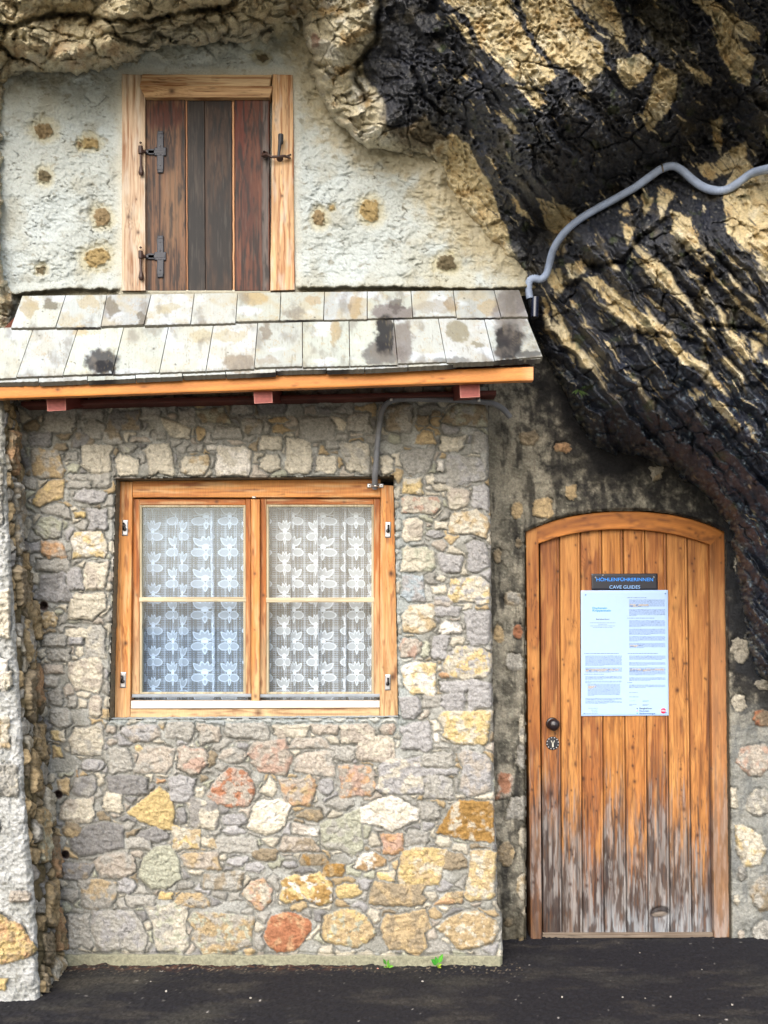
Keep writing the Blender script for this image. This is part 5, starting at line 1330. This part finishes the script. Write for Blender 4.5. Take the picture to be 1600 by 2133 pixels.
C = mixc(C, lin((92, 86, 64)) * .8, sstep(.15, .45, fbm(PX / 60, PY / 40, 665, 4)) * .6)
C = mixc(C, lin((176, 174, 156)) * .82, sm_ * sstep(20, 90, PY + 20 * nn) * .65)
C = mixc(C, lin((150, 112, 70)) * .8, (PX < 250) * sstep(60, 110, PY) * sstep(-.05, .2, fbm(PX / 30, PY / 30, 667, 3)) * .5)
C = C * (1 + .28 * spk)[..., None]
sd = sdf(RL, PX + 20 * fbm(PX / 34, PY / 34, 668, 5, .6), PY + 20 * fbm(PX / 34, PY / 34, 669, 5, .6))
wgt = sstep(-2, 15, sd)
C = mixc(C, lin((180, 178, 162)) * .84, sstep(60, -15, sd + 70 * fbm(PX / 26, PY / 26, 670, 5, .6)) * .75)
Y2 = .05 * (1 - wgt) + np.minimum(Y, .02) * wgt
Y2 = np.where(sd < 0, .05 + .004 * np.clip(-sd, 0, 60), Y2)
keep = (sd[:-1, :-1] > -24) | (sd[1:, 1:] > -24)
mb = MB(); mb.grid(at(PX, PY, Y2), np.concatenate([C, np.full(PX.shape + (1,), .85)], -1), keep)
tag(mb.build('rock_face', M_ROCK), 'brown fractured limestone cliff above and left of the shuttered window', None, None, 'structure')
# the mountain behind: closes the scene above, behind and beside the faces
mb = MB()
mb.box((-6, .9, -0.2), (7, 3.5, 7), lin((120, 112, 92)) * .8)
tag(mb.build('rock_mass', M_ROCK, smooth=False), 'solid limestone mountainside behind the house', None, None, 'structure')

# ------------------------------------------------------------------ left buttress
EDG = [(780, 2), (850, 8), (1130, 20), (1260, 30), (1450, 42), (1700, 56), (1835, 70), (1990, 80), (2095, 84)]
COR = [(780, 36), (850, 42), (1000, 50), (1140, 62), (1270, 75), (1450, 90), (1600, 105), (1800, 127), (1990, 137), (2095, 140)]
BZ = [(-60,950,6,1100,'g'),([(-30,1880),(20,1915),(45,1925),(66,1960),(82,1978),(60,1995),(10,2010),(-30,2010)],'yot'),(-10,1230,22,1330,'c'),(-20,1370,18,1440,'w'),(-15,1490,22,1560,'ct'),(-40,1590,40,1660,'g'),(18,1855,66,1880,'p'),(-40,2035,16,2062,'y'),(-8,1395,26,1440,'cn'),(-60,1700,-5,1800,'g'),(4,1620,40,1660,'gc')]
ys = axis(800, 2100, 2.2)
yb_ = interp(EDG, ys) + 4 * fbm(ys / 22, ys * 0 + 1.5, 701, 4)
Yf = np.interp(ys, [800, 850, 1200, 2100], [-.22, -.26, -.36, -.42])
u = np.concatenate([np.linspace(0, .7, 40), np.linspace(.71, 1, 70)])
PX = -320 + (yb_[:, None] + 320) * u[None]; PY = np.repeat(ys[:, None], len(u), 1)
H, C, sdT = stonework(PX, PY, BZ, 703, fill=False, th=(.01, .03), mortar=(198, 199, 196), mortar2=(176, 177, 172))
H += .02 * fbm(PX / 40, PY / 40, 704, 4) + .008 * ridged(PX / 18, PY / 14, 705, 4) + .006 * facets(PX / 10, PY / 8, 706)
C = mixc(C, lin((112, 110, 96)) * .8, sstep(.2, .45, fbm(PX / 14, PY / 14, 707, 4)) * .6 * (sdT < 0))
C = mixc(C, lin((128, 122, 100)) * .8, sstep(1150, 900, PY) * .55)
rnd = .035 * np.exp(-(yb_[:, None] - PX) / 6)
mb = MB(); F = at(PX, PY, Yf[:, None] - H + rnd); mb.grid(F, C)
tt = np.linspace(0, 1, 130); cor = at(interp(COR, ys) - 1, ys, .04)
S = F[:, -1][:, None] * (1 - tt[None, :, None]) + cor[:, None] * tt[None, :, None]
su = tt[None] * 180 + 0 * ys[:, None]; sv = ys[:, None] + 0 * tt[None]
SS = [(x0, y0, x1, y1, c) for x0, y0, x1, y1, c in [(20,900,100,990,'ob'),(40,1010,120,1150,'gb'),(10,1180,70,1260,'b'),(90,1200,150,1300,'tb'),(60,1290,110,1380,'tg'),(110,1250,170,1330,'t'),(115,1380,160,1470,'ob'),(20,1400,90,1500,'b'),(80,1500,150,1580,'tb'),(30,1560,80,1650,'t'),(100,1640,160,1720,'c'),(50,1680,110,1800,'tn'),(120,1740,170,1830,'ob'),(60,1830,130,1930,'tb'),(110,1880,165,1980,'ot'),(30,1940,90,2010,'b'),(80,1990,140,2080,'ct'),(15,1700,50,1760,'g'),(15,2010,60,2080,'b')]]
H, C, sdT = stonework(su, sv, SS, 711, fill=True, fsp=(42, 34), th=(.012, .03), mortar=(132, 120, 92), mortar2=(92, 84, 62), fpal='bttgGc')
H = H * 1.2 + .02 * fbm(su / 40, sv / 40, 712, 3)
C = mixc(C, lin((96, 84, 56)) * .8, sstep(-.1, .3, fbm(su / 30, sv / 60, 713, 4)) * .5)
ed = np.minimum(1, np.minimum(tt, 1 - tt) / .06)[None, :, None]
mb.grid(S + np.array([1, -.25, 0]) * (H[..., None] * ed), C)
tag(mb.build('buttress_wall', M_STONE), 'rough grey rendered stone buttress at the left edge beside the rubble wall', 'wall')

# ------------------------------------------------------------------ ground
xs = axis(-2.2, 2.6, .006, -40, 40); yg = axis(-.75, .55, .006, -60, 3)
X, Yg = np.meshgrid(xs, yg)
dens = (np.abs(X) < 3) & (Yg > -1) & (Yg < .7)
h = .008 * fbm(X / .35, Yg / .35, 801, 3) + dens * (.007 * fbm(X / .028, Yg / .035, 802, 4, .6) + .0022 * facets(X / .018, Yg / .018, 803))
h += .008 * sstep(.05, .3, Yg) * sstep(.95, 1.15, X) - .012 * sstep(.30, .36, Yg) * np.exp(-((X - 1.3) / .3) ** 2) * 1.8
h += .02 * np.exp(-((Yg + .03) / .05) ** 2) * np.clip(fbm(X / .1, Yg / .1, 804, 3), 0, 1) * (X < .6)
n_ = fbm(X / .5, Yg / .3, 805, 4)
C = mixc(np.broadcast_to(lin((36, 35, 39)) * .8, X.shape + (3,)), lin((60, 58, 54)) * .8, sstep(.02, .45, n_))
C = mixc(C, lin((26, 26, 32)), sstep(-.3, -.0, Yg) * .5)
sp = h32(np.floor(X / .007), np.floor(Yg / .012), 5)
C = mixc(C, lin((92, 86, 74)) * .8, dens * sstep(.05, .4, fbm(X / .45, Yg / .16, 809, 5, .6)) * .3)
C = C * (1 + dens * (.9 * fbm(X / .010, Yg / .014, 806, 3) + .35 * (sp - .5)))[..., None]
C = mixc(C, lin((150, 146, 138)), ((sp > .997) & dens) * .3)
C = mixc(C, lin((206, 200, 192)), ((sp > .9998) & dens) * .6)
C = mixc(C, lin((150, 144, 128)) * .85, sstep(-2.2, -3.2, Yg))      # unseen ground behind the viewer, paled like gravel to bounce fill light upward
dirt = np.exp(-((Yg + .05 + .03 * fbm(X / .1, X * 0, 807, 3)) / .03) ** 2) * (X < -.1) * (X > -1.5)
C = mixc(C, lin((96, 66, 52)) * .8, dirt * sstep(-.2, .2, fbm(X / .04, Yg / .02, 808, 3)) * .8)
grit = (h32(np.floor(X / .006), np.floor(Yg / .009), 15) > .93) * dens * np.exp(-((Yg + .06) / .06) ** 2) * (X < .62)
C = mixc(C, lin((146, 132, 112)), grit * .7); h = h + .003 * grit
mb = MB(); mb.grid(np.stack([X, Yg, h], -1), C)
tag(mb.build('ground', M_ASPHALT), 'dark worn asphalt in front of the house', None, None, 'structure')

# ------------------------------------------------------------------ conduits
def smooth_path(pts, n=12):
    pts = np.array(pts, float); out = []
    P = np.concatenate([[2 * pts[0] - pts[1]], pts, [2 * pts[-1] - pts[-2]]])
    for i in range(1, len(P) - 2):
        for k in range(n):
            t = k / n; a, b, c, d = P[i - 1], P[i], P[i + 1], P[i + 2]
            out.append(.5 * ((2 * b) + (c - a) * t + (2 * a - 5 * b + 4 * c - d) * t * t + (3 * b - a - 3 * c + d) * t ** 3))
    out.append(pts[-1]); return np.array(out)
def corrug(mb, path, r, pitch, col, amp=.0011):
    P = smooth_path(path, 16)
    L = np.concatenate([[0], np.cumsum(np.linalg.norm(np.diff(P, axis=0), axis=1))])
    s = np.arange(0, L[-1], pitch / 4)
    Q = np.stack([np.interp(s, L, P[:, k]) for k in range(3)], 1)
    mb.tube(Q, r + amp * np.cos(s / pitch * 2 * np.pi), lin(col), 14)
RX, RY, RYr = ROCKG
def rY(px, py):
    i = np.clip(np.searchsorted(RY, py), 5, len(RY) - 6); j = np.clip(np.searchsorted(RX, px), 5, len(RX) - 6)
    return RYr[i - 5:i + 6, j - 5:j + 6].min()
cp = [(1104,622),(1101,600),(1104,584),(1114,580),(1126,582),(1137,573),(1144,552),(1150,528),(1162,503),(1182,478),(1210,455),(1245,434),(1285,412),(1325,389),(1355,367),(1380,351),(1402,346),(1422,356),(1442,374),(1466,390),(1492,397),(1516,394),(1540,379),(1566,361),(1600,352),(1650,342),(1720,330)]
yv = np.array([rY(x, y) for x, y in cp]) - .025
yv = np.convolve(np.pad(yv, 2, mode='edge'), [.1, .2, .4, .2, .1], 'valid')
yv = np.minimum(yv, np.array([rY(x, y) for x, y in cp]) - .004)
yv[:4] = np.minimum(yv[:4], -.02)
con = thing('wall_conduit', at(1110, 660, yv[0]), 'pale grey corrugated conduit snaking across the black rock to the roof end', 'conduit')
mb = MB(); corrug(mb, [at(x, y, z) for (x, y), z in zip(cp, yv)], .0165, .0075, (150, 164, 188))
mb.build('conduit_pipe', M_PLASTIC, con)
mb = MB(); p0 = at(1115, 620, yv[0]); p1 = at(1113.5, 661, yv[0])
mb.tube([p0, p1], .0185, lin((26, 32, 52)), 20); mb.tube([p0 + np.array([0, 0, -.004]), p0], .0195, lin((26, 32, 52)), 20)
mb.tube([at(1104, 622, yv[0]), at(1107, 640, yv[0] + .02)], .013, lin((30, 32, 36)), 12)
mb.build('end_sleeve', mat('dark_blue_plastic', .25, 60, .1, bump=.03, spec=.7), con)
mb = MB(); i = 15; p = at(*cp[i], yv[i])
mb.tube([p + np.array([-.006, -.001, .02]), p + np.array([-.008, -.022, .004]), p + np.array([0, -.012, -.02])], .004, lin((120, 112, 100)), 8)
mb.build('pipe_clip', M_METAL, con)
cp2 = [(1062,868,.05),(1048,852,.02),(1030,842,-.03),(1005,837,-.05),(960,834,-.06),(900,832,-.06),(850,831,-.06),(820,834,-.06),(804,842,-.055),(795,860,-.05),(790,890,-.045),(786,930,-.045),(783,970,-.035),(781,992,-.005),(781,1010,.035),(781,1016,.05)]
con2 = thing('wall_conduit', at(781, 1016, -.04), 'grey corrugated conduit running from under the canopy down to the window frame', 'conduit')
mb = MB(); corrug(mb, [at(x, y, z) for x, y, z in cp2], .0125, .0075, (122, 124, 128))
mb.build('conduit_pipe', M_PLASTIC, con2)
mb = MB()
slab(mb, [(765,1007),(775,1007),(775,1016),(765,1016)], .068, .004, (206, 204, 200), step=3)
slab(mb, [(788,1007),(799,1007),(799,1016),(788,1016)], .068, .004, (206, 204, 200), step=3)
mb.tube([at(774, 1012, .066), at(777, 1012, .035), at(782, 1012, .022), at(787, 1012, .035), at(789, 1012, .066)], .005, lin((206, 204, 200)), 8)
for x in (770, 794): mb.lathe(at(x, 1011.5, .068), (0, -1, 0), [(0, .0035), (.002, .003), (.0025, 0)], lin((60, 58, 56)), 10)
mb.build('saddle_clamp', M_METAL, con2)
for x, y, z in ((815, 831, -.078), (998, 833, -.07)):
    mb = MB(); slab(mb, [(x-3,y-4),(x+3,y-4),(x+3,y+4),(x-3,y+4)], z, .01, (210, 206, 200), step=3); mb.build('pipe_clip', M_METAL, con2)

# ------------------------------------------------------------------ weeds at the foot of the wall, fern in the crack
def leaf(mb, base, tip, w, up, col):
    base = np.array(base, float); tip = np.array(tip, float); ax_ = tip - base; L_ = np.linalg.norm(ax_)
    side = np.cross(ax_, up); side /= np.linalg.norm(side) + 1e-9; nr = np.cross(side, ax_ / L_)
    t, s = np.meshgrid(np.linspace(0, 1, 12), np.linspace(-1, 1, 7))
    wd = w * np.sin(np.pi * np.clip(t, 0, 1) ** .8) ** .8
    P = base + ax_ * t[..., None] + side * (s * wd)[..., None] + nr * ((.22 * w * np.abs(s) + .18 * L_ * t * (1 - t)))[..., None]
    mb.grid(P, mixc(np.broadcast_to(lin(col), P.shape), lin(col) * 1.35, np.exp(-(s / .15) ** 2) * .6))
def weed(px, py, leaves, label):
    g0 = at(px, py, -.065); g0[2] = .006
    w = thing('weed', g0, label, 'plant', 'weeds at the foot of the rubble wall')
    for i, (dx, dz, dy, wd, col) in enumerate(leaves):
        dx, dz, wd = dx * .8, dz * .72, wd * .72; tip = g0 + np.array([dx, dy, dz]); m_ = g0 + np.array([dx * .25, dy * .3, dz * .35])
        mb = MB(); mb.tube([g0, (g0 + m_) / 2 + np.array([.001, 0, .002]), m_], .0012, lin((120, 160, 60)), 6)
        leaf(mb, m_, tip, wd, (0, -.6, .8), col); mb.build('leaf', M_LEAF, w)
weed(806, 2018, [(-.022,.055,-.0,.008,(60,120,34)),(.012,.05,.0,.007,(80,130,40)),(.038,.016,-.02,.011,(96,150,52)),(-.02,.012,-.02,.006,(130,170,90)),(.02,.03,-.01,.009,(84,150,44))], 'small dark green weed sprouting at the wall foot, the left one of two')
weed(912, 2026, [(-.040,.055,-.01,.017,(60,140,44)),(.030,.085,0,.014,(76,146,42)),(.022,.030,-.025,.011,(170,206,60)),(-.006,.022,-.03,.010,(196,206,70)),(.016,.014,-.035,.009,(190,200,66)),(-.015,.07,0,.012,(62,132,44))], 'bright green broad leaved weed sprouting at the wall foot, the right one of two')
rng = np.random.default_rng(4)
fb = at(1205, 812, rY(1205, 812) - .005); fe = thing('fern', fb, 'tiny dark green fern growing from the black rock edge right of the canopy', 'plant')
for i in range(9):
    an = rng.uniform(-2.6, .5); ln = rng.uniform(.03, .07); mb = MB()
    leaf(mb, fb, fb + np.array([math.cos(an) * ln, -rng.uniform(.02, .05), math.sin(an) * ln * .7]), .005, (0, -.6, .8), (46, 62, 30)); mb.build('leaf', M_LEAF, fe)

# ------------------------------------------------------------------ pebbles on the asphalt
def pebble(px, py, r, label, seed, col=(214, 208, 200)):
    d = CAMZ * FPX / (py - HY); g = np.array([(px - CX) * d / FPX, d - DIST, .004])
    rg_ = np.random.default_rng(seed); u, v = np.meshgrid(np.linspace(0, 2 * np.pi, 17), np.linspace(0, np.pi, 10))
    k = rg_.uniform(.7, 1.2, 3)
    n_ = 1 + .3 * fbm(np.cos(u) * np.sin(v) * 1.6 + seed, np.sin(u) * np.sin(v) * 1.6 + np.cos(v), seed, 2)
    P = np.stack([np.cos(u) * np.sin(v) * k[0], np.sin(u) * np.sin(v) * k[1], np.cos(v) * .6 * k[2] + .45], -1) * (r * n_)[..., None] + g
    mb = MB(); mb.grid(P, lin(col) * (1 + .2 * fbm(u * 2, v * 2, seed, 3))[..., None])
    tag(mb.build('pebble', M_STONE), label, 'pebble', 'pale pebbles lying on the asphalt')
for i, a_ in enumerate([(1171,2080,.009,'pointed white pebble on the asphalt below the left edge of the door'),(1297,2080,.007,'round white pebble on the asphalt below the middle of the door'),(1344,2082,.005,'tiny white pebble right of the round one on the asphalt below the door'),
 (1525,2096,.009,'flat white pebble on the asphalt near the right edge of the photo'),(1457,2118,.006,'small pale pebble at the bottom edge right of the door middle'),(1333,1987,.005,'tiny white pebble close in front of the door threshold'),(880,2047,.008,'white pebble on the asphalt in front of the two weeds'),
 (522,2082,.009,'pale pebble on the asphalt below the window middle'),(346,2068,.009,'flat cream pebble on the asphalt below the left window jamb'),(787,2020,.007,'pinkish pebble against the wall foot left of the small weed'),(1462,2022,.006,'long white pebble on the asphalt right of the door middle'),(314,2047,.006,'small white pebble on the asphalt near the left inner corner')]):
    pebble(a_[0], a_[1], a_[2] * .62, a_[3], 900 + i, (214, 150, 130) if i == 9 else (178, 172, 162))
